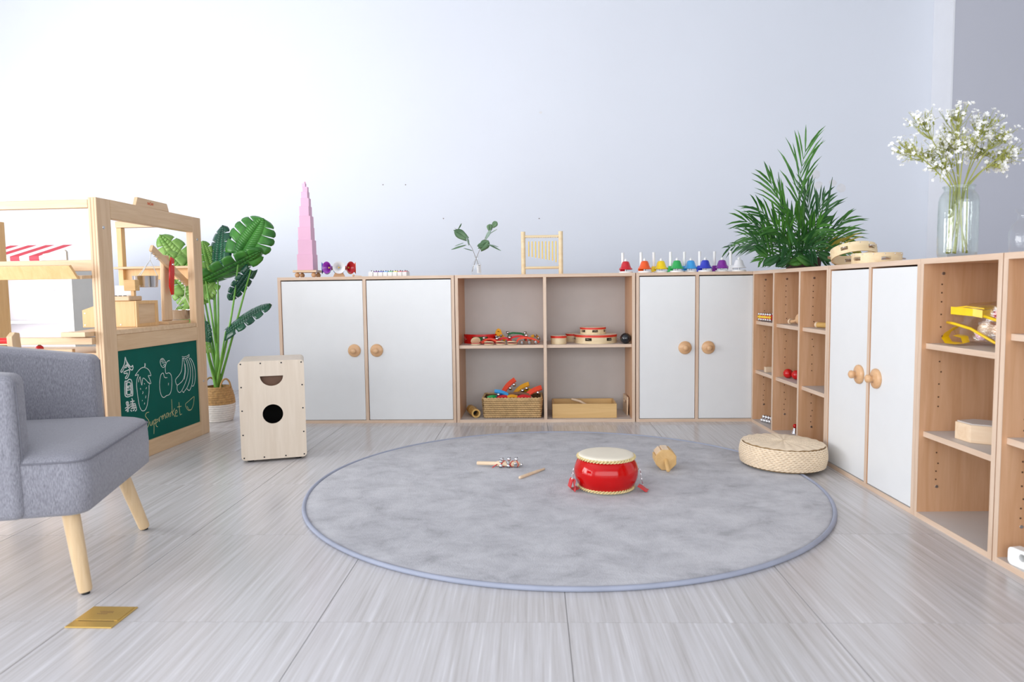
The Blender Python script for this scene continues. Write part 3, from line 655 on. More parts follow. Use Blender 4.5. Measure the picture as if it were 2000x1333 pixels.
# chalk drawings, traced on the board
Minv = Matrix.LocRotScale(Vector(SO), Matrix.Rotation(math.atan2(-0.0546, 0.9985), 3, 'Z'), None).inverted()
def bpt(cx, cy):
    """picture point in the chalkboard close-up -> stall coordinates on the board face"""
    w = at_plane(225+cx/7.016, 680+cy/7.016, SO + SN*(-0.009), SN); l = Minv @ w; return Vector((-0.0088, l.y, l.z))
def chalk(name, lines, mat='chalk', w=0.0022):
    m = MB()
    for ln in lines:
        ps = [bpt(*q) for q in ln]
        sm = []
        for i in range(len(ps)-1):
            p0, p1, p2, p3 = ps[max(i-1, 0)], ps[i], ps[i+1], ps[min(i+2, len(ps)-1)]
            for k in range(3):
                t = k/3.0; sm.append(0.5*((2*p1) + (p2-p0)*t + (2*p0-5*p1+4*p2-p3)*t*t + (3*p1-p0-3*p2+p3)*t**3) if len(ps) > 4 else p1.lerp(p2, t))
        sm.append(ps[-1])
        for i, p in enumerate(sm):
            pass
        rs = []
        for i, p in enumerate(sm):
            d = (sm[min(i+1, len(sm)-1)] - sm[max(i-1, 0)]); d = d.normalized() if d.length > 1e-9 else Vector((0, 1, 0)); nn_ = Vector((0, -d.z, d.y))*w*0.5*(0.85+0.3*random.random())
            rs.append([p+nn_, p-nn_, p-nn_+Vector((0.0005, 0, 0)), p+nn_+Vector((0.0005, 0, 0))])
        m.rings(rs)
    return m.build(name, mat, cbd)
# outlined characters
jin = [[(135,125),(150,170),(175,215),(215,262),(238,240),(242,285),(220,303),(180,262),(150,232),(120,280),(92,333),(75,320),(105,265),(128,205),(135,125)], [(132,250),(150,240),(152,265),(136,270),(132,250)],
       [(118,330),(150,315),(192,300),(196,325),(185,370),(165,412),(140,420),(140,400),(155,385),(165,345),(125,352),(118,330)], [(150,170),(158,215),(200,262)], [(110,300),(130,255)]]
ri = [[(132,455),(165,455),(185,432),(215,436),(228,470),(238,560),(238,650),(215,655),(170,672),(135,650),(130,560),(132,455)], [(160,480),(185,470),(205,480),(210,555),(212,630),(185,640),(162,640),(160,560),(160,480)], [(165,530),(205,520)], [(165,580),(208,572)], [(165,545),(195,550)], [(150,470),(148,640)], [(224,480),(226,640)]]
te = [[(150,745),(175,740),(178,775),(160,790),(150,760),(150,745)], [(135,830),(200,780)], [(140,860),(205,812)], [(170,745),(165,880)], [(180,742),(178,878)], [(225,690),(240,720),(238,760)], [(205,740),(262,728)], [(205,770),(275,765)], [(205,800),(285,790)], [(215,832),(292,815)], [(235,700),(232,830)], [(245,760),(262,850),(240,862)], [(210,850),(225,872)], [(275,770),(292,850),(270,868)]]
chalk('chalk_writing', jin, w=0.0048); chalk('chalk_writing', ri, w=0.0048); chalk('chalk_writing', te, w=0.0052)
straw = [[(402,210),(405,235),(400,262)], [(412,212),(408,262)], [(400,264),(360,275),(320,310),(292,350),(272,382),(318,366),(300,420),(292,500),(300,590),(312,690),(330,790),(352,845),(375,864),(410,850),(436,790),(450,700),(462,600),(462,510)], [(402,268),(440,285),(470,320),(488,380),(452,378),(468,420),(488,486),(455,480),(420,440),(378,415),(365,510),(352,470),(340,395),(322,440),(318,470)], [(470,500),(462,470)],
         [(343,552),(350,572)], [(398,485),(404,498)], [(430,540),(420,565)], [(376,595),(382,612),(372,630)], [(420,655),(414,690)], [(372,715),(370,730)], [(402,750),(400,775)]]
chalk('strawberry_drawing', straw, w=0.003)
apple = [[(692,405),(672,400),(660,350),(640,350),(622,380),(610,450),(608,530),(618,610),(640,665),(668,680),(700,655),(740,640),(765,590),(775,500),(772,400),(755,355),(730,342),(705,352),(690,345)], [(672,398),(690,412),(712,405)], [(690,345),(685,280),(690,240),(705,195),(730,175),(745,176)], [(690,235),(660,270),(630,245),(615,190),(625,155),(650,145),(675,170),(692,210)], [(630,165),(655,160)], [(628,185),(665,180)], [(640,205),(678,205)], [(655,240),(685,225)], [(730,480),(728,512)]]
chalk('apple_drawing', apple, w=0.003)
ban = [[(915,118),(945,125),(985,112),(1012,90)], [(918,140),(960,148),(1012,120),(1012,90)], [(920,150),(918,230),(905,320),(870,380),(835,420),(825,455),(845,508),(880,490),(925,445),(945,380),(955,290),(945,200),(935,150)], [(848,510),(848,570),(870,608),(895,605),(930,550),(975,440),(998,330),(990,230),(965,155)], [(920,590),(935,612),(950,590),(985,540),(1020,440),(1030,340),(1020,240),(985,150)], [(985,560),(1010,585),(1030,560),(1055,480),(1062,360),(1050,240),(1010,140)], [(1050,520),(1072,520),(1092,450),(1098,350),(1080,240),(1045,160),(1020,138)], [(945,430),(962,330),(958,220)]]
chalk('banana_drawing', ban, w=0.003)
chalk('melon_drawing', [[(1078,665),(1050,690),(1000,735),(962,772),(980,830),(1010,858),(1045,840),(1072,770),(1082,665)], [(985,800),(1010,850),(1040,845)]], 'chalk_yellow', 0.0022)
sm_ = [[(462,880),(430,890),(412,925),(430,960),(455,990),(462,1030),(445,1085),(415,1070)], [(478,1010),(480,1055),(495,1062),(510,1000),(512,1060)], [(528,990),(532,1080),(530,1180)], [(530,1000),(550,975),(556,1020),(532,1050)], [(560,1030),(585,1000),(575,975),(556,1010),(562,1070),(582,1080)], [(596,960),(604,1010),(606,1000),(605,960),(625,935)],
       [(632,935),(645,985)], [(636,960),(650,920),(660,975)], [(655,955),(675,905),(690,970)], [(720,890),(700,905),(698,945),(715,950),(728,890),(735,950)], [(748,890),(756,945),(752,905),(775,870)], [(772,705),(782,930)], [(815,830),(784,890),(820,945)], [(822,900),(848,880),(838,850),(822,880),(830,935),(855,930)], [(872,745),(880,860),(890,920),(912,905)], [(850,812),(905,800)]]
chalk('chalk_writing', sm_, 'chalk_yellow', 0.0026)

# toy fruit tucked behind the stall front, trolley handle
p = at_y(77, 674, 3.13)
ap = thing('toy_apple', 'small red toy fruit with green top inside the market stall', 'toy', (p.x, p.y, 0.53))
MB().sphere((0, 0, 0.017), 0.017, 16, 10, (1, 1, 1)).build('fruit', 'red_paint', ap, smooth=180); MB().lathe([(0, 0.033), (0.009, 0.032), (0.0, 0.037)], 8).build('leaf', 'green_felt', ap)

# ------------------------------------------------------------------ toy cash register on the counter
cr = thing('cash_register', 'pale wooden toy cash register on the stall counter', 'cash register', (-2.158, 3.40, 0.6285), -0.03)
MB().hexa([(0, 0, 0), (0.205, 0.0, 0), (0.205, 0.19, 0), (0, 0.19, 0), (0, 0.0, 0.128), (0.205, 0.0, 0.128), (0.205, 0.19, 0.128), (0, 0.19, 0.128)]).build('body', 'pine_orange', cr, bevel=0.002, seg=1)
sd = MB(); sd.box(0.2055, 0.213, 0.0, 0.02, 0, 0.128); sd.box(0.2055, 0.213, 0.17, 0.19, 0, 0.128); sd.box(0.2055, 0.213, 0.02, 0.17, 0.113, 0.128); sd.box(0.2055, 0.213, 0.02, 0.17, 0.0, 0.015)
sd.build('side_frame', 'pine_orange', cr); MB().box(0.2055, 0.208, 0.02, 0.17, 0.015, 0.113).build('side_panel', 'ply', cr)
MB().add([(-0.062, -0.004, 0), (0, -0.004, 0), (0, -0.004, 0.105), (-0.062, -0.004, 0.085), (-0.062, 0.01, 0), (0, 0.01, 0), (0, 0.01, 0.105), (-0.062, 0.01, 0.085)], [(0,1,2,3),(7,6,5,4),(0,4,5,1),(1,5,6,2),(2,6,7,3),(3,7,4,0)]).build('wing_panel', 'pine_orange', cr, bevel=0.001, seg=1)
for x, z in ((-0.05, 0.012), (-0.048, 0.07), (0.10, 0.118), (0.13, 0.012)):
    MB().lathe([(0, 0), (0.0035, 0), (0.003, 0.001)], 10, Matrix.Translation((x, -0.0042 if x < 0 else 0, z)) @ Matrix.Rotation(PI/2, 4, 'X')).build('screw', 'steel', cr)
kb = MB().box(0.02, 0.185, -0.01, 0.10, 0.1285, 0.152).build('keypad', 'ply_x', cr, bevel=0.005, seg=3)
for i in range(5):
    for j in range(2): MB().lathe([(0, 0), (0.008, 0), (0.0075, 0.003)], 12, Matrix.Translation((0.05+i*0.024, 0.02+j*0.03, 0.152))).build('key', 'black_rubber' if j == 0 else 'stripe_white', kb)
MB().box(0.165, 0.18, 0.04, 0.058, 0.152, 0.178).build('display_post', 'pine_orange', cr)
MB().box(0.135, 0.195, 0.03, 0.068, 0.178, 0.232).build('display', 'box_wood', cr, bevel=0.003)
MB().box(0.04, 0.125, 0.11, 0.114, 0.1285, 0.205).build('card', 'plastic_white', cr)

# ------------------------------------------------------------------ toy balance scale
bs = thing('balance_scale', 'wooden toy balance with a red pointer and two hanging metal cups', 'scale', (-1.937, 3.70, 0.6285), -0.055)
MB().box(-0.055, 0.03, -0.07, 0.13, 0.0, 0.016).build('base', 'ply', bs, bevel=0.002, seg=1)
MB().hexa([(-0.03, -0.04, 0.016), (-0.005, -0.04, 0.016), (-0.005, 0.036, 0.016), (-0.03, 0.036, 0.016), (-0.03, -0.028, 0.365), (-0.005, -0.028, 0.365), (-0.005, 0.026, 0.365), (-0.03, 0.026, 0.365)]).build('column', 'ply_v', bs, bevel=0.008, seg=3)
ea, eb = Vector((0.006, -0.155, 0.395)), Vector((0.006, 0.168, 0.215)); ed = (eb-ea).normalized(); eu = Vector((0, -ed.z, ed.y))
MB().hexa([ea+Vector((-0.009, 0, 0))-eu*0.017, ea+Vector((0.009, 0, 0))-eu*0.017, eb+Vector((0.009, 0, 0))-eu*0.017, eb+Vector((-0.009, 0, 0))-eu*0.017,
           ea+Vector((-0.009, 0, 0))+eu*0.017, ea+Vector((0.009, 0, 0))+eu*0.017, eb+Vector((0.009, 0, 0))+eu*0.017, eb+Vector((-0.009, 0, 0))+eu*0.017]).build('beam', 'ply', bs, bevel=0.002, seg=1)
MB().prism([(-0.004, 0.355), (0.022, 0.345), (0.018, 0.27), (0.004, 0.155), (-0.012, 0.155), (-0.03, 0.20), (-0.022, 0.29)], 0.0155, 0.0235, Matrix(((0,0,1,0),(1,0,0,0),(0,1,0,0),(0,0,0,1)))).build('pointer', 'red_paint', bs, bevel=0.001, seg=1)
MB().lathe([(0, 0), (0.007, 0), (0.006, 0.004), (0, 0.005)], 14, Matrix.Translation((0.0236, 0.004, 0.315)) @ Matrix.Rotation(PI/2, 4, 'Y')).build('bolt', 'chrome', bs)
for t in (0.03, 0.1, 0.17, 0.8, 0.88, 0.95):
    q = ea.lerp(eb, t)-eu*0.017; MB().sphere(q+Vector((0, 0, -0.006)), 0.0058, 10, 6).build('hook', 'chrome', bs, smooth=180)
for q0, zc, hh in ((ea.lerp(eb, 0.02)-eu*0.022, 0.195, 0.058), (eb.lerp(ea, 0.03)-eu*0.022, 0.018, 0.052)):
    cx, cyy = -0.030, q0.y; R_ = 0.060; k = Vector((q0.x-0.006, q0.y, zc+hh+0.08*(1 if zc > 0.1 else 1.0)))
    st_ = MB(); st_.tube([q0, k], 0.0018, 5)
    for a in (0.5, 0.5+2*PI/3, 0.5+4*PI/3): st_.tube([k, (cx+R_*0.97*math.cos(a), cyy+R_*0.97*math.sin(a), zc+hh-0.004)], 0.0018, 5)
    st_.build('cord', 'silver_cord', bs)
    MB().lathe([(0.0, 0), (R_*0.9, 0), (R_*0.93, 0.002), (R_, hh-0.002), (R_+0.0025, hh), (R_-0.001, hh), (R_*0.91, 0.003), (0.0, 0.003)], 36, Matrix.Translation((cx, cyy, zc)), False, False).build('cup', 'chrome', bs, smooth=50)

# ------------------------------------------------------------------ white play kitchen hutch with striped awning, behind the stall
hx = -2.93; hy = 4.40
hu = thing('play_kitchen', 'white play kitchen hutch with a red and white striped awning, behind the stall', 'play kitchen', (hx, hy, 0))
rl = lambda nm, x0, x1, y0, y1, z0, z1, mat: MB().box(x0, x1, y0, y1, z0, z1).build(nm, mat, hu, bevel=0.002, seg=1)
rl('side_panel', -0.018, 0, 0, 0.42, 0, 0.99, 'panel_grey'); rl('side_panel', -0.92, -0.902, 0, 0.42, 0, 0.99, 'panel_grey')
rl('back_panel', -0.902, -0.0185, 0.40, 0.415, 0.02, 0.98, 'panel_white')
for z in (0.05, 0.415, 0.60): rl('shelf', -0.902, -0.0185, 0.02 if z < 0.5 else 0.2, 0.40, z, z+0.018, 'panel_white')
rl('top_board', -0.92, 0, 0, 0.42, 0.99, 1.006, 'panel_grey')
for x in (-0.40, -0.23):
    MB().tube([(x+0.014*math.cos(t), 0.393, 0.832+0.014*math.sin(t)) for t in [-2.6+3.6*i/12 for i in range(13)]], 0.0028, 6).build('hook', 'white_metal', hu, smooth=180)
for i in range(12):
    x0 = -0.92+i*0.0615; nm = 'stripe_red' if i % 2 else 'stripe_white'
    P0 = [(-0.03, 1.0065), (-0.034, 1.012), (-0.035, 1.034), (0.30, 1.125)]
    m = MB(); m.rings([[(x0, y, z), (x0+0.0615, y, z), (x0+0.0615, y+0.004, z+0.002), (x0, y+0.004, z+0.002)] for y, z in P0]); m.build('awning_stripe', nm, hu)
MB().add([(-0.165, -0.038, 1.007), (0.0, -0.038, 1.007), (0.0, -0.038, 1.06), (-0.01, -0.038, 1.072), (-0.15, -0.038, 1.048), (-0.165, -0.038, 1.03), (-0.165, -0.018, 1.007), (0.0, -0.018, 1.007), (0.0, -0.018, 1.06), (-0.01, -0.018, 1.072), (-0.15, -0.018, 1.048), (-0.165, -0.018, 1.03)],
         [(0,1,2,3,4,5),(11,10,9,8,7,6)]+[(i, i+6, (i+1) % 6+6, (i+1) % 6) for i in range(6)]).build('awning_bracket', 'birch', hu, bevel=0.002, seg=1)
for x, z in ((-0.148, 1.025), (-0.02, 1.055), (-0.015, 1.02)): MB().lathe([(0, 0), (0.006, 0), (0.005, 0.0015)], 12, Matrix.Translation((x, -0.038, z)) @ Matrix.Rotation(PI/2, 4, 'X')).build('bolt', 'steel', hu)
for y, z in ((0.12, 0.60), (0.12, 0.42)): MB().lathe([(0, 0), (0.005, 0), (0.004, 0.0012)], 10, Matrix.Translation((0, y, z)) @ Matrix.Rotation(PI/2, 4, 'Y')).build('bolt', 'steel', hu)

# toy trolley with a red push bar (mostly hidden behind the armchair)
tp_ = at_y(29, 666, 2.74)
tr = thing('toy_trolley', 'wooden push trolley with a red handle bar beside the armchair', 'trolley', (tp_.x, 2.74, 0))
MB().box(-0.42, 0.0, -0.08, 0.09, 0.05, 0.28).build('tub', 'ply_x', tr, bevel=0.004)
for x in (-0.40, -0.006):
    MB().prism([(0.0, 0.28), (0.045, 0.28), (0.03, 0.56), (0.022, tp_.z+0.030), (-0.002, tp_.z+0.034), (-0.022, tp_.z+0.018), (-0.02, tp_.z-0.018), (0.0, 0.56)], -0.012, 0.012, Matrix(((0,0,1,x),(1,0,0,0),(0,1,0,0),(0,0,0,1)))).build('bracket', 'ply_v', tr, bevel=0.003)
MB().rod((-0.40, 0.0, tp_.z), (-0.018, 0.0, tp_.z), 0.0125, 20).build('handle_bar', 'red_paint', tr, smooth=60)
for x in (-0.36, -0.06):
    for y in (-0.08, 0.09): MB().lathe([(0, -0.008), (0.035, -0.008), (0.035, 0.008), (0, 0.008)], 24, Matrix.Translation((x, y*1.12, 0.035)) @ Matrix.Rotation(PI/2, 4, 'X'), False, False).build('wheel', 'red_paint', tr, smooth=40)

# ------------------------------------------------------------------ monstera in a two-tone basket
PCX, PCY = -1.955, 4.26
mo = thing('monstera', 'artificial monstera with glossy split leaves behind the chalkboard stall', 'plant', (0, 0, 0))
mo.location = (PCX, PCY, 0.02)
pot = thing('plant_basket', 'plaited basket with brown top and white bottom holding the monstera', 'basket', (PCX, PCY, 0))
def bas(t): return 0.066 + 0.030*math.sin(PI*(0.12+0.80*t))
m, rs = woven_round(0.08, 0.215, 16, 22, 0.004, bas)
cutk = 8*6
MB().rings(rs[:cutk+1], True, False).build('lower_weave', 'basket_white', pot, smooth=180)
MB().rings(rs[cutk:], False, False).build('upper_weave', 'basket_brown', pot, smooth=180)
MB().lathe([(bas(0.86)-0.006, 0.185), (0.0, 0.187)], 24, None, False, False).build('soil', 'walnut', pot)
for a in (-0.5, PI-0.5):
    c_, s_ = math.cos(a), math.sin(a)
    pts = []
    for i in range(15):
        t = PI*i/14; w = 0.036*math.cos(t); h = 0.058*math.sin(t)
        pts.append(((0.073)*c_-w*s_, (0.073)*s_+w*c_, 0.205+h))
    MB().tube(pts, 0.0055, 7).build('handle', 'basket_brown', pot, smooth=180)

def leaf_surface(L_, W_, lobes=6, droop=0.15, fold=0.25, notch=0.55, plain_leaf=False, tiltz=0.0):
    """heart-shaped split leaf in local coords: base at 0, midrib along +x, returns verts, faces"""
    V, F = [], []
    def wid(t):      # half width along the rib
        if plain_leaf: return W_*0.5*max(0.02, (math.sin(PI*min(1, (t*0.93+0.10)))**0.75))
        return W_*0.5*max(0.02, 0.74+0.26*math.sin(PI/2*t/0.3) if t < 0.3 else (max(0, 1-((t-0.3)/0.7)**2.2))**0.62)
    def pt(t, w, side, ext=0.0):
        sweep = 0.35*w*wid(t)
        back = 0.16*L_*(w**2)*max(0, 1-t*4)       # basal lobes go back past the stalk
        x = t*L_ + sweep*0.8 - back; y = side*w*wid(t)
        z = -droop*L_*t*t + fold*abs(y)*(1-0.8*w) - 0.22*W_*w*w*0.6 + tiltz*y
        return (x, y, z)
    inner = 0.40 if not plain_leaf else 0.999
    n = lobes*4
    for side in (-1, 1):
        for i in range(n):
            t0, t1 = i/n, (i+1)/n
            o = len(V); ws = (0, inner*0.5, inner)
            for t in (t0, t1): V.extend(pt(t, w, side) for w in ws)
            for k in range(2): F.append((o+k, o+k+1, o+3+k+1, o+3+k))
        if plain_leaf: continue
        for l in range(lobes):
            a, b = l/lobes, (l+1)/lobes; g = (b-a)*0.10*notch
            if l == 0: a_, b_ = a, b-g
            elif l == lobes-1: a_, b_ = a+g*0.7, b
            else: a_, b_ = a+g*0.7, b-g*0.7
            m_ = 4; ws = [inner + (1-inner)*k/3 for k in range(4)]; o = len(V)
            for j in range(m_+1):
                for k, w in enumerate(ws):
                    sh = k/3.0; ta = a+(a_-a)*min(1, sh*1.6); tb = b+(b_-b)*min(1, sh*1.6)
                    rnd = 1.0 - (0.07*abs(2*j/m_-1)**3 if k == 3 else 0)
                    V.append(pt(ta+(tb-ta)*j/m_, w*rnd, side))
            for j in range(m_):
                for k in range(3): F.append((o+j*4+k, o+j*4+k+1, o+(j+1)*4+k+1, o+(j+1)*4+k))
    return V, F
def put_leaf(root, name, base, tip, width, normal, mat, lobes=6, droop=0.12, fold=0.2, plain_leaf=False, offset=None, notch=1.0):
    base, tip = Vector(base), Vector(tip); L_ = (tip-base).length
    V, F = leaf_surface(L_, width, lobes, droop, fold, notch, plain_leaf)
    x = (tip-base).normalized(); z = Vector(normal); z = (z - x*z.dot(x)).normalized(); y = z.cross(x)
    M = Matrix(((x.x, y.x, z.x, base.x), (x.y, y.y, z.y, base.y), (x.z, y.z, z.z, base.z), (0, 0, 0, 1)))
    if offset is not None: M = Matrix.Translation(-Vector(offset)) @ M
    o = MB().add(V, F, M).build(name, mat, root, smooth=180)
    so = o.modifiers.new('thickness', 'SOLIDIFY'); so.thickness = 0.0012
    return o
MOFF = Vector(mo.location)
def q(x, y, dy): return at_y(x, y, PCY+dy)
LV = [  # stalk end px, tip px, depths, width, normal, material, stalk bend px, plain
    ((466, 503), (511, 424), -0.06, -0.02, 0.275, (0.12, -1, 0.25), 'leaf_mid', (455, 640)),
    ((425, 532), (427, 438), 0.02, 0.05, 0.17, (-0.3, -0.92, 0.25), 'leaf_dark', (428, 640)),
    ((402, 549), (512, 503), 0.0, -0.10, 0.20, (0.1, -0.42, -0.9), 'leaf_mid', (415, 620)),
    ((490, 527), (449, 589), -0.03, -0.06, 0.10, (0.75, -0.7, 0.2), 'leaf_dark', (470, 600)),
    ((441, 648), (519, 587), -0.05, -0.08, 0.15, (-0.35, -0.62, 0.6), 'leaf_dark', (432, 700)),
    ((417, 540), (398, 470), 0.05, 0.02, 0.12, (0.5, -0.8, 0.3), 'leaf_light', (418, 640)),
    ((420, 552), (393, 582), 0.03, 0.0, 0.11, (-0.2, -0.9, 0.3), 'leaf_light', (420, 620)),
    ((395, 560), (310, 455), 0.06, 0.02, 0.20, (0.1, -0.9, 0.5), 'leaf_light', (410, 640)),
    ((390, 590), (318, 492), 0.0, -0.06, 0.20, (-0.2, -0.8, 0.6), 'leaf_light', (408, 660)),
    ((395, 600), (335, 560), 0.02, -0.02, 0.14, (0, -0.9, 0.4), 'leaf_light', (408, 660)),
    ((392, 640), (342, 600), -0.02, -0.04, 0.12, (0, -0.9, 0.4), 'leaf_light', (405, 690)),
    ((403, 668), (400, 628), -0.06, -0.07, 0.07, (0.2, -0.9, 0.3), 'leaf_dark', (410, 700)),
    ((405, 690), (396, 660), -0.06, -0.07, 0.06, (0.2, -0.9, 0.3), 'leaf_light', (410, 715)),
]
for (bx_, by_), (tx_, ty_), d0, d1, w_, nrm, mat, (sx_, sy_) in LV:
    b_ = q(bx_, by_, d0); t_ = q(tx_, ty_, d1)
    lf = put_leaf(mo, 'leaf', b_, t_, w_, nrm, mat, 5, 0.10, 0.18, offset=MOFF)
    root = Vector((PCX+random.uniform(-0.02, 0.02), PCY+random.uniform(-0.02, 0.02), 0.19)); mid = q(sx_, sy_, d0*0.5)
    pts = [v-MOFF for v in bez(root, mid, b_, 12)]
    MB().tube(pts, [0.0085-0.004*i/12 for i in range(13)], 8).build('stalk', 'stem_green', lf, smooth=180)
MB().tube([(0, 0, 0.165), (0.004, 0, 0.34), (0.006, 0.005, 0.46)], [0.019, 0.015, 0.008], 10).build('main_stem', 'stem_green', mo, smooth=180)

# ------------------------------------------------------------------ on top of the back row
TZ = HC
def top_back(px, off):
    """point on the back row's top, under picture column px, OFF behind the front"""
    w = back_px(px, 530, off); return Vector((w.x, w.y, TZ))
# pink tower on a wooden ball-footed stand
tb = top_back(600, 0.17); 
sd_ = thing('tower_stand', 'flat wooden stand on wooden balls under the pink tower', 'stand', (tb.x+0.004, tb.y, TZ), math.radians(2))
MB().box(-0.072, 0.072, -0.072, 0.072, 0.031, 0.045).build('board', 'pale_wood', sd_, bevel=0.0015, seg=1)
for x in (-0.05, 0.05):
    for y in (-0.05, 0.05): MB().sphere((x, y, 0.0155), 0.0155, 18, 12).build('ball_foot', 'knob_wood', sd_, smooth=180)
z = TZ+0.045; sizes = [0.0965-0.0095*k for k in range(10)]; names10 = ['largest', 'second largest', 'third largest', 'fourth largest', 'fifth largest', 'sixth largest', 'fifth smallest but one', 'third smallest', 'second smallest', 'smallest']
names10[6] = 'fourth smallest'
for k, s in enumerate(sizes):
    if k == 0: o = MB().box(-s/2, s/2, -s/2, s/2, 0, s)
    o = MB().box(-s/2, s/2, -s/2, s/2, 0, s).build('pink_cube', 'pink', None, bevel=0.0008, seg=1)
    jx = [0, 0.001, -0.001, 0.002, -0.001, 0.002, 0.0, 0.003, -0.005, 0.0][k]
    o.location = (tb.x+0.004+jx, tb.y, z); o.rotation_euler = (0, 0, math.radians([0, 1, 0, 1, -2, 2, -2, 3, -6, 25][k]))
    tag(o, '%s pink cube of the pink cube tower' % names10[k], 'cube', 'pink tower cubes'); z += s

# ring of coloured hand bells on a wooden foot
hb = top_back(662, 0.10); hbt = thing('bell_carousel', 'wheel of coloured metal bells facing outwards on a wooden foot beside the pink tower', 'bells', (hb.x, hb.y, TZ), 0.275)
MB().hexa([(-0.036, -0.022, 0), (0.036, -0.022, 0), (0.036, 0.03, 0), (-0.036, 0.03, 0), (-0.022, -0.018, 0.03), (0.022, -0.018, 0.03), (0.022, 0.026, 0.03), (-0.022, 0.026, 0.03)]).build('foot', 'knob_wood', hbt, bevel=0.003)
MB().rod((0, 0.03, 0.025), (0, 0.03, 0.095), 0.009, 14).build('hub', 'knob_wood', hbt, smooth=60)
bprof = [(0.0, 0.0), (0.008, 0.001), (0.012, 0.012), (0.016, 0.03), (0.024, 0.044), (0.036, 0.052), (0.0375, 0.0545), (0.0362, 0.0545), (0.0225, 0.046), (0.0142, 0.031), (0.0095, 0.012), (0.0, 0.006)]
for k, cn in enumerate(['bell_white', 'bell_red', 'bell_orange', 'bell_yellow', 'bell_sky', 'bell_green', 'bell_blue', 'bell_purple']):
    a = -PI/2 + 2*PI*k/8 + (0.0 if k == 0 else 0); d = Vector((math.cos(a), math.sin(a), 0)); c = Vector((0, 0.045, 0.056))+d*0.046
    M = Matrix.Translation(c) @ d.to_track_quat('Z', 'Y').to_matrix().to_4x4() @ Matrix.Diagonal((0.98, 0.98, 1.0, 1))
    o = MB().lathe(bprof, 32, M, False, False).build('bell', cn, hbt, smooth=50)
    MB().lathe([(0, 0.03), (0.006, 0.032), (0.006, 0.036), (0, 0.038)], 10, M, False, False).build('clapper', 'brass', o)
mk = top_back(690, 0.06)
ml = thing('bell_striker', 'tiny wooden striker lying beside the wheel of coloured bells', 'striker', (mk.x, mk.y, TZ), 0.1)
MB().sphere((0, 0, 0.007), 0.007, 12, 8).build('head', 'knob_wood', ml, smooth=180); MB().rod((0.004, 0, 0.006), (0.05, -0.004, 0.0022), 0.0022, 8).build('shaft', 'pale_wood', ml)

# toy glockenspiel of white blocks
x0_, x1_ = top_back(719, 0.08), top_back(795, 0.08)
gk = thing('toy_glockenspiel', 'row of eight small white tone blocks with coloured pins', 'glockenspiel', (x0_.x, x0_.y, TZ), BACK_TH)
wd = (x1_-x0_).length/8.2
for k, cn in enumerate(['bell_white', 'bell_purple', 'bell_blue', 'bell_sky', 'bell_green', 'bell_yellow', 'bell_red', 'bell_red']):
    b_ = MB().box(k*wd*1.02, k*wd*1.02+wd*0.95, 0, 0.10, 0.0, 0.026).build('block', 'plastic_white', gk, bevel=0.002)
    MB().box(k*wd*1.02+0.003, k*wd*1.02+wd*0.9, 0.02, 0.09, 0.026, 0.031).build('bar', cn, b_)
    for y in (0.026, 0.084): MB().lathe([(0, 0.029), (0.0025, 0.029), (0.0025, 0.037), (0, 0.0375)], 8, Matrix.Translation((k*wd*1.02+wd*0.5, y, 0))).build('pin', 'gap_dark', b_)

# glass bottle with two eucalyptus sprigs
bb = top_back(931, 0.10)
bt = thing('glass_bottle', 'small clear glass bottle holding two eucalyptus sprigs', 'bottle', (bb.x, bb.y, TZ))
MB().lathe([(0.0, 0.001), (0.028, 0.001), (0.0305, 0.004), (0.0305, 0.062), (0.029, 0.070), (0.018, 0.084), (0.0145, 0.092), (0.0145, 0.112), (0.0168, 0.114), (0.0168, 0.119), (0.0135, 0.119)], 32, None, False, False).build('body', 'clear_glass', bt, smooth=60)
lbm = MB(); lbm.rings([[(0.0309*math.sin(a), -0.0309*math.cos(a), z) for z in (0.012, 0.062)] + [(0.0312*math.sin(a), -0.0312*math.cos(a), z) for z in (0.062, 0.012)] for a in [0.15+0.85*i/10 for i in range(11)]])
lbo = lbm.build('label', 'plastic_white', bt)
pm = MB()
for k, (zz, hh_) in enumerate(((0.054, 0.005), (0.046, 0.0012), (0.041, 0.0012), (0.036, 0.0012), (0.031, 0.0012), (0.026, 0.0012), (0.021, 0.0012))):
    A0, A1 = (0.28, 0.85)
    pm.rings([[(0.0313*math.sin(a), -0.0313*math.cos(a), zz), (0.0315*math.sin(a), -0.0315*math.cos(a), zz), (0.0315*math.sin(a), -0.0315*math.cos(a), zz+hh_), (0.0313*math.sin(a), -0.0313*math.cos(a), zz+hh_)] for a in [A0+(A1-A0)*i/6 for i in range(7)]])
pm.build('print', 'steel', lbo)
def eu_sprig(label, stem_px, leaves, dep):
    o = thing('eucalyptus_sprig', label, 'sprig', (bb.x, bb.y, TZ+0.002), group=None); off = Vector(o.location)
    pts = [at_y(x, y, bb.y+d) - off for x, y, d in stem_px]; sm = []
    for i in range(len(pts)-1):
        for k in range(4): sm.append(pts[i].lerp(pts[i+1], k/4))
    sm.append(pts[-1]); MB().tube(sm, [0.0016-0.0008*i/len(sm) for i in range(len(sm))], 6).build('stem', 'twig', o)
    for (ax, ay, bx2, by2, w, mt, nr) in leaves:
        put_leaf(o, 'leaf', at_y(ax, ay, bb.y+dep), at_y(bx2, by2, bb.y+dep-0.01), w, nr, mt, 6, 0.06, 0.12, True, offset=off)
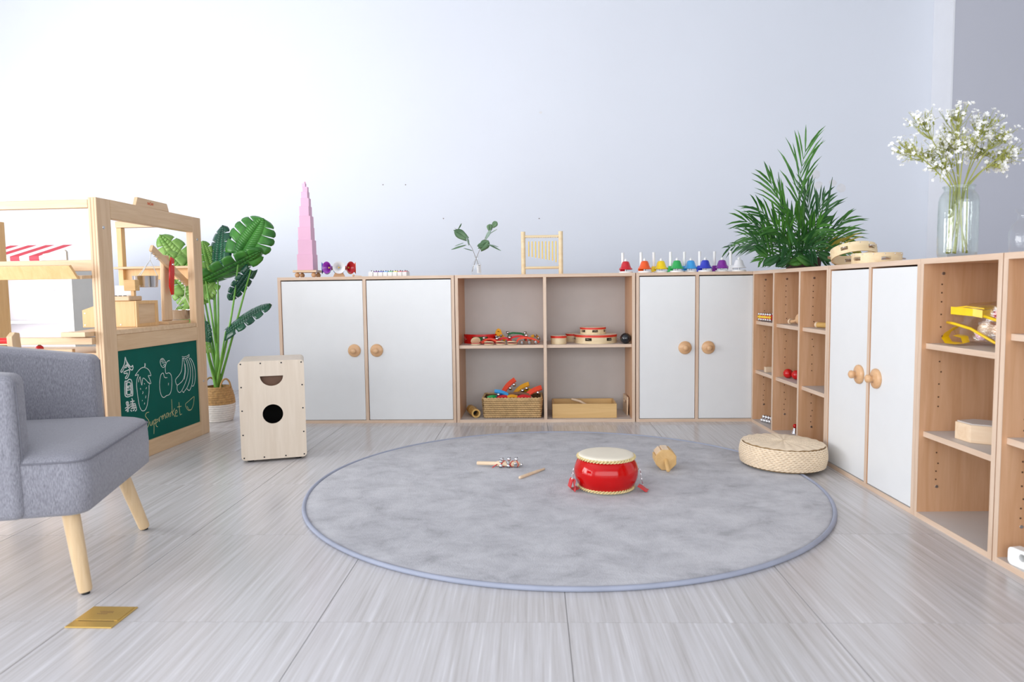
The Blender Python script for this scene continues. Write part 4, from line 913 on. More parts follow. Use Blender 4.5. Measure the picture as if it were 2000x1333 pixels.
eu_sprig('eucalyptus sprig leaning left out of the small glass bottle', [(939, 531, 0.012), (930, 505, 0), (922, 485, 0), (910, 466, 0), (897, 452, 0), (888, 446, 0)],
         [(911, 466, 887, 449, 0.055, 'eucalyptus', (-0.2, -1, 0.2)), (900, 451, 886, 449, 0.022, 'eucalyptus', (0.2, -0.6, 0.7)), (916, 478, 913, 462, 0.016, 'eucalyptus_pale', (0.7, -0.6, 0)), (907, 479, 881, 486, 0.02, 'eucalyptus', (0.1, -0.5, 0.85)), (903, 475, 888, 480, 0.012, 'eucalyptus_pale', (0.1, -0.4, 0.9)), (921, 489, 906, 484, 0.012, 'eucalyptus', (0, -0.4, 0.9)), (896, 447, 902, 437, 0.012, 'eucalyptus', (0.8, -0.5, 0))], 0.0)
eu_sprig('eucalyptus sprig leaning right out of the small glass bottle', [(922, 531, -0.008), (930, 505, 0), (937, 488, 0), (943, 475, 0), (948, 465, 0), (956, 450, 0), (963, 440, 0)],
         [(938, 487, 954, 470, 0.058, 'eucalyptus', (0.1, -1, 0.1)), (947, 478, 932, 480, 0.03, 'eucalyptus', (0.2, -0.9, 0.3)), (948, 466, 958, 448, 0.026, 'eucalyptus_pale', (-0.5, -0.8, 0.2)), (957, 450, 957, 438, 0.038, 'eucalyptus', (0.2, -1, 0.2)), (962, 443, 970, 433, 0.036, 'eucalyptus', (-0.1, -1, 0.2)), (957, 456, 970, 447, 0.013, 'eucalyptus', (0.3, -0.3, 0.9)), (954, 477, 979, 488, 0.02, 'eucalyptus', (0.1, -0.35, 0.9)), (954, 477, 974, 481, 0.016, 'eucalyptus_pale', (0.1, -0.3, 0.95))], 0.0)

# wooden frame with nine brass chime tubes
fa_, fb_ = top_back(1022.5, 0.12), top_back(1095.5, 0.12); fw_ = (fb_-fa_).length
cf = thing('chime_frame', 'upright wooden frame hung with nine thin brass chime tubes', 'chimes', fa_, BACK_TH)
for x in (0, fw_): MB().rod((x, 0, 0), (x, 0, 0.255), 0.0132, 24).build('post', 'maple', cf, smooth=50)
MB().rod((0.01, 0, 0.226), (fw_-0.01, 0, 0.226), 0.0082, 16).build('top_bar', 'maple', cf, smooth=50)
MB().rod((0.01, 0, 0.04), (fw_-0.01, 0, 0.04), 0.0078, 16).build('lower_bar', 'maple', cf, smooth=50)
for i in range(9):
    x = 0.031+i*(fw_-0.062)/8+0.002; zb = 0.108-0.0038*i - (0.006 if i == 8 else 0); t_ = MB().rod((x, 0, zb), (x, 0, 0.197), 0.0034, 12).build('chime_tube', 'brass_bright', cf, smooth=60)
    MB().tube([(x-0.004, 0, 0.2185), (x, 0, 0.196), (x+0.004, 0, 0.2185)], 0.0005, 4).build('cord', 'silver_cord', t_)
for i in range(18): MB().sphere((0.024+i*(fw_-0.048)/17, -0.006, 0.2195), 0.0028, 8, 5).build('cord_knot', 'drum_skin', cf, smooth=180)

# eight coloured desk bells
def desk_bell(px, cn, hpx, label):
    desk_bell.k = 1-getattr(desk_bell, 'k', 0); p_ = top_back(px, 0.05+0.034*desk_bell.k); o = thing('desk_bell', label, 'desk bell', p_, 0, 'coloured desk bells in a row')
    dx = (hpx-px)*0.00304
    MB().lathe([(0, 0), (0.040, 0), (0.041, 0.004), (0.039, 0.010), (0.02, 0.0115), (0, 0.012)], 36, None, False, False).build('base', 'plastic_white', o, smooth=40)
    MB().rod((0, 0, 0.012), (0, 0, 0.03), 0.006, 10).build('stem', 'steel', o)
    MB().lathe([(0.0395, 0.0205), (0.0408, 0.0222), (0.0395, 0.0255), (0.033, 0.032), (0.028, 0.042), (0.0245, 0.054), (0.021, 0.063), (0.018, 0.067), (0.014, 0.069), (0.0, 0.0695), (0.0, 0.066), (0.018, 0.062), (0.032, 0.029), (0.0395, 0.0205)], 36, None, False, False).build('bell', cn, o, smooth=40)
    MB().lathe([(0.0075, 0.0695), (0.008, 0.078), (0.006, 0.081), (0.0025, 0.0825), (0.0025, 0.086), (0, 0.087)], 14, None, False, False).build('button', 'plastic_white', o, smooth=50)
    h = thing_part = MB().lathe([(0.0082, 0.030), (0.0082, 0.118), (0.0075, 0.121), (0, 0.122)], 20, Matrix.Translation((dx, 0.02, 0)), True, False).build('handle', 'plastic_white', o, smooth=50)
    MB().hexa([(dx-0.02, -0.002, 0.001), (dx+0.012, -0.002, 0.008), (dx+0.012, 0.036, 0.008), (dx-0.02, 0.036, 0.001), (dx-0.013, 0.008, 0.038), (dx+0.013, 0.008, 0.038), (dx+0.013, 0.032, 0.038), (dx-0.013, 0.032, 0.038)]).build('handle_socket', cn, o, bevel=0.003)
for px, cn, hp, col in ((1222, 'bell_red', 1217, 'red'), (1259, 'bell_orange', 1253, 'orange'), (1291, 'bell_yellow', 1278, 'yellow'), (1322, 'bell_green', 1311, 'green'), (1349, 'bell_sky', 1338, 'light blue'), (1377, 'bell_blue', 1368, 'dark blue'), (1410, 'bell_purple', 1397, 'purple'), (1443, 'bell_white', 1429, 'white')):
    desk_bell(px, cn, hp, '%s desk bell with white handle in the row on the cabinet' % col)

# ------------------------------------------------------------------ tambourine builder
def tambourine(label, loc, R_, H_, nsl, phase, band=None, head=True, rot=(0, 0, 0), mat='maple', jr=0.34, studs=False, cat='tambourine', group=None):
    o = thing('tambourine' if nsl else 'hand_drum', label, cat, loc, rot=rot, group=group)
    m = MB(); n = 96; T = 0.006; z0, z1 = H_*0.33, H_*0.67; hw = 0.018/R_
    def insl(a):
        for k in range(nsl):
            d = (a-(phase+2*PI*k/nsl)+PI) % (2*PI)-PI
            if abs(d) < hw: return True
        return False
    def seg(a0, a1, za, zb):
        P = lambda r, a, z: (r*math.cos(a), r*math.sin(a), z)
        m.add([P(R_-T, a0, za), P(R_, a0, za), P(R_, a1, za), P(R_-T, a1, za), P(R_-T, a0, zb), P(R_, a0, zb), P(R_, a1, zb), P(R_-T, a1, zb)], [(0,3,2,1),(4,5,6,7),(0,1,5,4),(1,2,6,5),(2,3,7,6),(3,0,4,7)])
    bm_ = []
    for i in range(n):
        a0, a1 = 2*PI*i/n, 2*PI*(i+1)/n
        if nsl and insl((a0+a1)/2): seg(a0, a1, 0, z0); seg(a0, a1, z1, H_)
        else: seg(a0, a1, 0, z0); seg(a0, a1, z0, z1); seg(a0, a1, z1, H_)
    me = m.mesh('hoop'); b = bmesh.new(); b.from_mesh(me); bmesh.ops.remove_doubles(b, verts=b.verts, dist=1e-5)
    seen = {}
    for f in b.faces: seen.setdefault(tuple(sorted(v.index for v in f.verts)), []).append(f)
    dup_ = []
    b.faces.ensure_lookup_table()
    bmesh.ops.delete(b, geom=[f for fl_ in seen.values() if len(fl_) > 1 for f in fl_], context='FACES_ONLY')
    bmesh.ops.recalc_face_normals(b, faces=b.faces); b.to_mesh(me); b.free()
    link('hoop', me, mat, o, smooth=35)
    if head: MB().lathe([(R_-0.001, H_-0.003), (R_+0.0005, H_+0.0005), (R_-0.004, H_+0.0018), (0, H_+0.002)], 64, None, False, False).build('skin', 'drum_skin', o, smooth=50)
    if band: MB().lathe([(R_+0.0001, H_*0.74), (R_+0.0014, H_*0.74), (R_+0.0014, H_), (R_+0.0001, H_)], 64, None, False, False, True).build('band', band, o, smooth=40)
    jm = None
    for k in range(nsl):
        a = phase+2*PI*k/nsl
        for dz in (-0.0022, 0.0022):
            if jm is None:
                q_ = MB().lathe([(0, -0.0006), (jr*H_*0.92, -0.0006), (jr*H_, 0.0002), (jr*H_*0.5, 0.0016), (0, 0.0018)], 20, None, False, False); jm = q_.mesh('jingle'); jm.materials.append(MATS['chrome'])
            j = bpy.data.objects.new('jingle', jm); COL.objects.link(j); j.parent = o; j.location = ((R_-0.002)*math.cos(a), (R_-0.002)*math.sin(a), H_*0.5+dz); j.rotation_euler = (0.1*dz*300, 0.12, 0)
    if studs:
        for k in range(14):
            a = 2*PI*k/14+0.1; MB().sphere((R_*math.cos(a), R_*math.sin(a), H_*0.88), 0.0028, 8, 6).build('stud', 'chrome', o, smooth=180)
    return o

# ------------------------------------------------------------------ shelf contents, open back cabinet
SZ = 0.4602                       # top of the middle shelf
def shelf(px, off, z): 
    w = back_px(px, 660, off); return Vector((w.x, w.y, z))
tambourine('small hand drum with red rim beside the shelf divider', shelf(1091, 0.085, SZ), 0.047, 0.049, 0, 0, 'red_band', cat='drum')
tambourine('small red-rimmed hand drum half hidden behind the big tambourine', shelf(1119, 0.262, SZ), 0.045, 0.049, 0, 0, 'red_band', cat='drum')
tambourine('large red-rimmed tambourine with a smaller one stacked on it', shelf(1163, 0.165, SZ), 0.128, 0.051, 6, -PI/2-0.42, 'red_band')
tambourine('small red-rimmed tambourine stacked on top of a larger one', shelf(1158, 0.145, SZ+0.0535), 0.077, 0.041, 6, -PI/2+0.12, 'red_band')
mp_ = shelf(1224.5, 0.036, SZ)
mc = thing('black_maraca', 'glossy black ball maraca on the shelf beside the tambourines', 'maraca', (mp_.x-0.008, mp_.y, SZ))
MB().sphere((0, 0, 0.0325), 0.0325, 28, 18).build('ball', 'glossy_black', mc, smooth=180); MB().rod((0.0, 0.03, 0.028), (-0.005, 0.15, 0.011), 0.010, 12).build('handle', 'glossy_black', mc, smooth=60)

# half-moon tambourine
hp_ = shelf(939, 0.21, SZ); hm = thing('half_moon_tambourine', 'red half-moon tambourine with a dark grip lying on the shelf', 'tambourine', hp_, 0)
def arc_band(m, r0, r1, a0, a1, z0, z1, n=24, ry=0.72):
    rs = []
    for i in range(n+1):
        a = a0+(a1-a0)*i/n; c_, s_ = math.cos(a), math.sin(a)*ry
        rs.append([(r0*c_, r0*s_, z0), (r1*c_, r1*s_, z0), (r1*c_, r1*s_, z1), (r0*c_, r0*s_, z1)])
    m.rings(rs)
m = MB(); arc_band(m, 0.080, 0.104, PI, 2*PI, 0.0, 0.016); m.build('lower_bow', 'red_paint', hm, smooth=40)
m = MB(); arc_band(m, 0.080, 0.104, PI, 2*PI, 0.042, 0.056); m.build('upper_bow', 'red_paint', hm, smooth=40)
for a0, a1 in ((PI, PI+0.35), (PI*1.5-0.95, PI*1.5-0.5), (PI*1.5+0.5, PI*1.5+0.95), (2*PI-0.35, 2*PI)):
    m = MB(); arc_band(m, 0.080, 0.104, a0, a1, 0.0162, 0.0418, 8); m.build('spacer', 'red_paint', hm, smooth=40)
m = MB(); arc_band(m, 0.082, 0.101, PI*1.5-0.45, PI*1.5+0.45, 0.0165, 0.0415, 10); m.build('grip', 'green_felt', hm, smooth=40)
for a in (PI+0.48, 2*PI-0.48):
    MB().lathe([(0, 0), (0.014, 0), (0.012, 0.003), (0, 0.004)], 16, Matrix.Translation((0.094*math.cos(a), 0.094*math.sin(a)*0.72, 0.026)), False, False).build('jingle', 'chrome', hm)

def castanet(px, off, label, tilt, r=0.030, z=SZ, elastic='red_cloth'):
    p_ = shelf(px, off, z); o = thing('castanet', label, 'castanet', p_, random.uniform(-0.3, 0.3), 'castanets on the middle shelf')
    sh = [(0, 0.0), (r*0.7, 0.0002), (r*0.97, 0.003), (r, 0.007), (r*0.9, 0.0085), (0, 0.006)]
    MB().lathe(sh, 28, None, False, False).build('shell', 'maple', o, smooth=40)
    M = Matrix.Translation((0, r*0.5, 0.0175)) @ Matrix.Rotation(-tilt, 4, 'X') @ Matrix.Translation((0, -r*0.5, 0)) @ Matrix.Rotation(PI, 4, 'X') @ Matrix.Translation((0, 0, -0.0015))
    MB().lathe(sh, 28, M, False, False).build('shell', 'maple', o, smooth=40)
    MB().tube([(-0.01, r*0.9, 0.004), (-0.006, r*1.06, 0.010), (0.0, r*1.1, 0.0125), (0.006, r*1.06, 0.010), (0.01, r*0.9, 0.004)], 0.0016, 6).build('elastic', elastic, o)
    MB().lathe([(0, 0.0087), (r*0.86, 0.0087), (r*0.84, 0.0102), (0, 0.0102)], 20, None, False, False).build('inner_face', elastic, o)
castanet(929, 0.045, 'pale wooden castanet standing open beside the red half-moon tambourine', 0.85, 0.029)
castanet(955, 0.04, 'pale castanet next to the one standing open', 0.16)
castanet(978, 0.04, 'pale castanet in the middle of the front row, under the red straps', 0.18)
castanet(1000, 0.04, 'pale castanet beside the brown band of three silver bells', 0.16)

def bell_band(name, label, pts, wid, mat, nb, br=0.0095, up=(0, 0, 1), cat='bell band', group=None, loc=None, th=0.0016, side=1):
    """soft strap along a path with jingle bells sewn on"""
    loc = Vector(loc); o = thing(name, label, cat, loc, group=group); P = [Vector(p) for p in pts]; sm = []
    for i in range(len(P)-1):
        p0, p1, p2, p3 = P[max(i-1, 0)], P[i], P[i+1], P[min(i+2, len(P)-1)]
        for k in range(5):
            t = k/5.0; sm.append(0.5*((2*p1)+(p2-p0)*t+(2*p0-5*p1+4*p2-p3)*t*t+(3*p1-p0-3*p2+p3)*t**3))
    sm.append(P[-1]); up = Vector(up); rs = []; nrm = []
    for i, p in enumerate(sm):
        d = (sm[min(i+1, len(sm)-1)]-sm[max(i-1, 0)]).normalized(); s_ = d.cross(up); s_ = s_.normalized() if s_.length > 1e-4 else Vector((0, 1, 0)); nn_ = s_.cross(d); nrm.append((s_, nn_))
        rs.append([p+s_*wid/2, p-s_*wid/2, p-s_*wid*0.45+nn_*th, p+s_*wid*0.45+nn_*th])
    MB().rings(rs).build('strap', mat, o, smooth=40)
    for k in range(nb):
        i = int((k+0.5)*(len(sm)-1)/nb); s_, nn_ = nrm[i]; c = sm[i] + (nn_*(br*0.8+th) if side > 0 else -nn_*br*0.3 + s_*(wid/2+br*0.55)*(-1 if s_.z > 0 else 1))
        b = MB(); b.sphere(c, br, 14, 9); bo = b.build('bell', 'chrome', o, smooth=180)
        x = MB(); jingle_slot(x, c, br, nn_*side + Vector((0, -0.6, 0))); x.build('slot', 'interior_black', bo)
    return o
BG = 'jingle bell bands on the middle shelf'
def sband(label, px, off, pts, wid, mat, nb, **k):
    l = shelf(px, off, SZ); k.setdefault('th', 0.010); k.setdefault('br', 0.0105); return bell_band('bell_band', label, pts, wid, mat, nb, loc=l, group=BG, **k)
sband('brown strap with three silver bells facing the front of the shelf', 1014, 0.05, [(0, 0, 0.011), (0.03, 0.0, 0.011), (0.06, 0.0, 0.011), (0.09, 0.0, 0.012), (0.108, 0.012, 0.014)], 0.021, 'walnut', 3, br=0.0105, up=(0, -1, 0.15), th=0.002)
sband('red bell strap curving behind the first castanets', 941, 0.105, [(0, -0.01, 0.004), (0.02, 0, 0.020), (0.05, 0.005, 0.026), (0.085, 0.0, 0.016), (0.10, -0.01, 0.004)], 0.028, 'orange_cloth', 2)
sband('red bell strap arched in the middle of the shelf', 970, 0.115, [(0, -0.012, 0.003), (0.02, 0, 0.022), (0.045, 0.004, 0.031), (0.07, 0.0, 0.024), (0.08, -0.012, 0.006)], 0.03, 'red_cloth', 2)
sband('broad red bell strap stacked behind the last castanet', 996, 0.13, [(0, 0, 0.004), (0.012, 0, 0.030), (0.05, 0, 0.040), (0.085, 0, 0.034), (0.10, 0, 0.006)], 0.04, 'red_cloth', 2)
sband('orange red bell strap fanning out over the brown one', 1010, 0.105, [(0, 0, 0.003), (0.014, 0, 0.026), (0.055, 0, 0.032), (0.10, 0.004, 0.022), (0.13, 0.0, 0.004)], 0.035, 'orange_cloth', 1)
sband('folded yellow bell band sticking up in a peak', 967, 0.195, [(0, 0, 0.018), (0.008, 0, 0.04), (0.022, 0, 0.078), (0.036, 0, 0.045), (0.066, 0, 0.018)], 0.026, 'amber_cloth', 2, br=0.009, up=(0, -1, 0.2), th=0.006)
sband('orange and yellow bell band beside the shelf divider', 1035, 0.19, [(0, 0, 0.014), (0.012, 0, 0.036), (0.034, 0, 0.042), (0.05, 0, 0.030), (0.056, 0, 0.014)], 0.018, 'amber_cloth', 3, br=0.0105, up=(0, -1, 0.2), th=0.006)
sband('green bell band mostly buried under red straps', 993, 0.225, [(0, 0, 0.005), (0.01, 0, 0.048), (0.05, 0, 0.052), (0.09, 0, 0.044), (0.10, 0, 0.006)], 0.02, 'green_felt', 2)

# seagrass basket of wrist bells on the bottom board
BZ = 0.0182; g0 = back_px(946, 815, 0.05); g1 = back_px(1058, 815, 0.05); gw = g1.x-g0.x-0.012
bk = thing('seagrass_basket', 'rectangular plaited seagrass basket full of wrist bells', 'basket', (g0.x+0.002, g0.y, BZ), BACK_TH)
def woven_box(w, d, h, rows, pitch, amp, flare=0.012):
    per = []
    for (ax, ay, bx3, by3) in ((0, 0, w, 0), (w, 0, w, d), (w, d, 0, d), (0, d, 0, 0)):
        n = max(8, int(math.hypot(bx3-ax, by3-ay)/pitch*4)); nx, ny = (by3-ay), -(bx3-ax); l = math.hypot(nx, ny)
        for i in range(n): t = i/n; per.append((ax+(bx3-ax)*t, ay+(by3-ay)*t, nx/l, ny/l, i))
    rs = []; sub = 6
    for k in range(rows*sub+1):
        row = min(k//sub, rows-1); bul = math.sin(PI*(k % sub)/sub) if k < rows*sub else 0.2; z = h*k/(rows*sub); e = flare*z/h
        rs.append([(x+nx*(e+amp*bul*(0.75+0.25*math.cos(i*PI/2+row*PI))), y+ny*(e+amp*bul*(0.75+0.25*math.cos(i*PI/2+row*PI))), z+0.06*h/rows*bul*math.sin(i*PI/2+row*PI)) for x, y, nx, ny, i in per])
    inner = [[(x-nx*(0.008-flare*t), y-ny*(0.008-flare*t), h*t) for x, y, nx, ny, i in per] for t in (1.0, 0.08)]
    return rs, inner, per
gh = 0.118; gd = 0.19
rs, inner, per = woven_box(gw, gd, gh, 10, 0.02, 0.0)
MB().rings(rs+inner, True, True).build('wall_core', 'seagrass_shadow', bk, smooth=30)
ro = MB()
for k in range(9):
    t = (k+0.5)/9.4; e = 0.012*t+0.002
    rope_row(ro, [((x+nx*e, y+ny*e, 0.002+gh*t), (nx, ny, 0)) for x, y, nx, ny, i in per], 34, 0.0042, 0.0028, 6, k*1.7)
stuff(ro.build('plaited_rows', 'seagrass', bk, smooth=180))
rim = [(x+nx*0.010, y+ny*0.010, gh+0.0025*math.sin(i*PI/2)) for x, y, nx, ny, i in per]
MB().tube(rim, 0.0062, 6, closed=True).build('rim', 'seagrass', bk, smooth=180)
WG = 'wrist bells in the seagrass basket'
def wb(label, x, y, z, a, tilt, L_, mat, nb, wid=0.028):
    c_, s_ = math.cos(a), math.sin(a); pts = [(-L_/2, 0, 0.0), (-L_/4, 0, 0.008), (0, 0, 0.011), (L_/4, 0, 0.008), (L_/2, 0, 0.0)]
    M = Matrix.Rotation(a, 3, 'Z') @ Matrix.Rotation(-tilt, 3, 'Y')
    pts = [M @ Vector(p) for p in pts]
    o = bell_band('wrist_bell', label, pts, wid, mat, nb, loc=Vector((bk.location.x+x, bk.location.y+y, BZ+z)), group=WG, up=M @ Vector((0, -0.75, 0.66)), th=0.010, side=-1, br=0.012)
    return o
wb('red wrist bell standing up highest in the seagrass basket', 0.145, 0.10, 0.172, 0.15, 0.85, 0.12, 'orange_cloth', 3, 0.03)
wb('blue wrist bell leaning on the tall red one in the basket', 0.105, 0.045, 0.135, 0.05, -0.38, 0.10, 'bell_sky', 2, 0.022)
wb('dark blue wrist bell under the light blue one in the basket', 0.095, 0.07, 0.115, 0.1, 0.25, 0.08, 'bell_blue', 2, 0.022)
wb('orange yellow wrist bell beside the tall red one in the basket', 0.225, 0.10, 0.158, -0.1, 0.62, 0.11, 'amber_cloth', 3, 0.028)
wb('coral wrist bell at the divider end of the basket', 0.292, 0.055, 0.140, 0.05, 0.55, 0.125, 'orange_cloth', 2, 0.032)
wb('yellow green wrist bell at the back of the basket', 0.255, 0.14, 0.135, 0.0, 0.1, 0.07, 'yellow_vinyl', 1, 0.02)
wb('green wrist bell low at the open end of the basket', 0.05, 0.06, 0.105, 0.2, -0.1, 0.07, 'bell_green', 1, 0.024)
wb('crimson wrist bell low at the front of the basket', 0.115, 0.022, 0.112, -0.1, 0.05, 0.075, 'red_cloth', 1, 0.02)
wb('amber wrist bell low at the front middle of the basket', 0.165, 0.022, 0.115, 0.1, 0.0, 0.07, 'amber_cloth', 1, 0.02)
wb('brown wrist bell with a row of silver bells in the basket', 0.21, 0.045, 0.128, 0.0, -0.05, 0.13, 'walnut', 4, 0.018)
wb('scarlet wrist bell under the brown one in the basket', 0.235, 0.022, 0.113, 0.0, 0.02, 0.08, 'red_cloth', 0, 0.022)

# bamboo shaker tube
p0 = back_px(930, 812, 0.05)
tb_ = thing('bamboo_tube', 'short hollow bamboo tube lying on the bottom board', 'tube', (p0.x, p0.y, BZ+0.0285), rot=(0, 0, math.radians(106)))
Mx = Matrix.Rotation(PI/2, 4, 'Y')
MB().lathe([(0.0265, 0), (0.0265, 0.17), (0.017, 0.17), (0.017, 0.0)], 32, Mx, False, False, True).build('wall', 'bamboo', tb_, smooth=40)
MB().lathe([(0, 0.06), (0.0168, 0.06)], 20, Mx, False, False).build('inner_disc', 'interior_black', tb_)
MB().lathe([(0.0266, 0.095), (0.0282, 0.0975), (0.0266, 0.10)], 32, Mx, False, False).build('node_ring', 'bamboo', tb_, smooth=50)
# open wooden box
q0 = back_px(1079, 818, 0.03); q1 = back_px(1205, 818, 0.03); bw = q1.x-q0.x; bh = 0.085; bdp = 0.21
wbx = thing('wooden_box', 'shallow open wooden box on the bottom board', 'box', (q0.x, q0.y+0.008, BZ), BACK_TH)
for nm, b in (('front_board', (0, bw, 0, 0.011, 0, bh)), ('back_board', (0, bw, bdp-0.011, bdp, 0, bh)), ('side_board', (0, 0.011, 0.0112, bdp-0.0112, 0, bh)), ('side_board', (bw-0.011, bw, 0.0112, bdp-0.0112, 0, bh)), ('bottom_board', (0.0112, bw-0.0112, 0.0112, bdp-0.0112, 0.002, 0.008))):
    MB().box(*b).build(nm, 'box_wood', wbx, bevel=0.001, seg=1)
tag(MB().tube([(q0.x+0.12, q0.y+0.13, BZ+0.095), (q0.x+0.17, q0.y+0.13, BZ+0.082), (q0.x+0.29, q0.y+0.12, BZ+0.0165)], [0.007, 0.0085, 0.007], 10).build('wooden_stick', 'pale_wood', None, smooth=60), 'pale wooden stick inside the shallow open box', 'stick')
pb = back_px(1226, 800, 0.20)
sl = holed_plate([(0.0, 0.0), (0.16, 0.0), (0.16, 0.11), (0.0, 0.11)], [rrect(0.03, 0.13, 0.06, 0.085, 0.012, 5)], 0.008, frame((on_back(2.076, 0.28, BZ).x, on_back(2.076, 0.28, BZ).y, BZ), (0.02, -1, 0), (0.02, 0, 1)))
tag(sl.build('slotted_board', 'pale_wood', None), 'small wooden board with a long slot leaning against the cabinet side', 'board')

# ------------------------------------------------------------------ things in the corner cabinet (nine bays)
S1, S2, S0 = 0.5902, 0.3062, 0.0182
def rs_(px, py, off, z):
    w = right_px(px, py, off); return Vector((w.x, w.y, z))
p_ = rs_(1484, 621, 0.032, S1) + REX*0.012
jb = thing('jingle_roller', 'red and yellow striped roller studded with silver bells in the top bay', 'jingle roller', (p_.x, p_.y, S1), rot=(0, 0, RZ_R+0.12))
MB().rod((0, 0, 0.026), (0.16, 0, 0.026), 0.016, 18).build('roller', 'red_paint', jb, smooth=60)
for k in range(3): MB().lathe([(0.0163, -0.004), (0.0172, -0.004), (0.0172, 0.004), (0.0163, 0.004)], 20, Matrix.Translation((0.08, 0, 0.026)) @ Matrix.Rotation(PI/2, 4, 'Y') @ Matrix.Translation((0, 0, -0.06+0.06*k)), False, False, True).build('ring', 'yellow_vinyl', jb)
MB().box(0.0, 0.16, -0.0178, -0.015, 0.021, 0.031).build('stripe', 'yellow_vinyl', jb)
for k in range(6):
    for q_ in (0.95, 2.2, -0.95, -2.2):
        b = MB(); b.sphere((0.012+k*0.027, 0.022*math.cos(q_), 0.026+0.0185*math.sin(q_)), 0.0085 if q_ > 0 else 0.0078, 12, 8); b.build('bell', 'chrome', jb, smooth=180)
p_ = rs_(1543, 627, 0.05, S1)
em = thing('egg_maraca', 'glossy wooden egg maraca lying in a top bay', 'maraca', (p_.x, p_.y, S1), rot=(0, 0, RZ_R+0.35))
MB().sphere((0.085, 0, 0.032), 0.032, 24, 16, (1, 1, 1)).build('ball', 'knob_wood', em, smooth=180)
MB().tube([(0.058, 0, 0.026), (0.03, 0, 0.018), (0.012, 0, 0.016)], [0.007, 0.0075, 0.009], 14).build('neck', 'knob_wood', em, smooth=60); MB().lathe([(0, -0.005), (0.0145, -0.005), (0.0155, 0), (0.0145, 0.005), (0, 0.006)], 20, Matrix.Translation((0.004, 0, 0.0157)) @ Matrix.Rotation(PI/2, 4, 'Y'), False, False).build('end_cap', 'pale_wood', em, smooth=50)
p_ = rs_(1595, 637, 0.06, S1)
cm = thing('wooden_shaker', 'pale wooden shaker stick with round cream end in a top bay', 'shaker', (p_.x, p_.y, S1), rot=(0, 0, RZ_R+0.42))
MB().rod((0.008, 0, 0.0145), (0.17, 0, 0.0145), 0.0125, 16).build('stick', 'bamboo', cm, smooth=60); MB().sphere((0.002, 0, 0.0145), 0.0145, 16, 10, (0.7, 1, 1)).build('end_cap', 'pale_wood', cm, smooth=180)
p_ = rs_(1536, 733, 0.06, S2)
for k, (dx, lb) in enumerate(((0.0, 'red ball maraca in the middle bay, in front of its twin'), (0.062, 'red ball maraca in the middle bay, touching the cabinet divider'))):
    w = p_ + REX*(0.022+dx) + REY*(0.02*k); r_ = thing('red_maraca', lb, 'maraca', (w.x, w.y, S2), rot=(0, 0, RZ_R+1.1)); MB().sphere((0, 0, 0.0245), 0.0245, 22, 14).build('ball', 'red_paint', r_, smooth=180)
    MB().rod((0.023, 0, 0.02), (0.12, 0.0, 0.0075), 0.007, 10).build('handle', 'red_paint', r_, smooth=60)
p_ = rs_(1501, 718, 0.05, S2); tag(MB().box(-0.02, 0.05, -0.015, 0.015, 0, 0.03).build('wooden_block', 'pale_wood', None, bevel=0.002, loc=p_), 'small pale wooden block at the back of a middle bay', 'block')
p_ = rs_(1490, 820, 0.035, S0); cl = thing('bell_cluster', 'cluster of silver bells on a brown strap in the bottom bay', 'bells', (p_.x, p_.y, S0), rot=(0, 0, RZ_R+0.4))
MB().box(0.0, 0.075, -0.008, 0.008, 0.014, 0.022).build('strap', 'walnut', cl, bevel=0.002)
for k in range(4):
    for y, z in ((-0.013, 0.0115), (0.011, 0.013), (0.0, 0.030)): b = MB(); b.sphere((0.008+k*0.021, y, z), 0.0115, 14, 9); b.build('bell', 'chrome', cl, smooth=180)
p_ = rs_(1548, 842, 0.08, S0); hb_ = thing('hand_bell', 'small silver bell with a red knob in the bottom bay', 'bell', (p_.x+0.012, p_.y, S0)); MB().lathe([(0.02, 0), (0.019, 0.004), (0.013, 0.014), (0.010, 0.026), (0, 0.03)], 20, None, True, False).build('bell', 'chrome', hb_, smooth=50); MB().sphere((0, 0, 0.038), 0.0105, 14, 9).build('knob', 'red_paint', hb_, smooth=180)
p_ = rs_(1590, 868, 0.07, S0); tag(MB().box(0.0, 0.12, -0.035, 0.035, 0, 0.014).build('clapper_board', 'box_wood', None, bevel=0.002), 'flat wooden clapper board in the bottom bay behind the straw cushion', 'board').location = p_
bpy.data.objects['clapper_board'].rotation_euler = (0, 0, RZ_R+0.2)

# ------------------------------------------------------------------ things in the near open cabinets
p_ = rs_(1850, 665, 0.06, 0.5942)
bg_ = thing('clear_bag', 'clear vinyl bag with bright yellow trim full of small instruments', 'bag', (p_.x, p_.y, 0.5942), rot=(0, 0, RZ_R+0.30))
bg_.scale = (1.03, 1.0, 1.14)
W_, Hb, Db = 0.21, 0.125, 0.12
shape = [(0.0, 0.055), (0.012, 0.098), (0.06, 0.118), (0.15, 0.125), (W_, 0.11), (W_+0.01, 0.05), (W_, 0.008), (0.05, 0.006), (0.02, 0.02)]
def bagring(sc, y): return [((x-0.1)*sc+0.1, y, (z_-0.06)*sc+0.06) for x, z_ in shape]
MB().rings([bagring(0.86, 0.0), bagring(1.0, 0.02), bagring(1.0, Db-0.02), bagring(0.86, Db)], True, True).build('vinyl_skin', 'clear_vinyl', bg_, smooth=60)
MB().rings([[(x, y, z_+0.0), (x, y+0.0, z_+0.021), (x, y+0.004, z_+0.021), (x, y+0.004, z_)] for x, y, z_ in ((0.008, 0.012, 0.084), (0.012, -0.003, 0.087), (0.09, -0.005, 0.083), (0.118, 0.0, 0.079), (0.125, 0.03, 0.081))]).build('zip_band', 'yellow_vinyl', bg_)
MB().rings([[(x, 0.004, z_+0.090), (x, Db-0.01, z_+0.092), (x, Db-0.01, z_+0.094), (x, 0.004, z_+0.094)] for x, z_ in ((0.01, 0.012), (0.06, 0.017), (0.12, 0.012))]).build('top_band', 'yellow_vinyl', bg_)
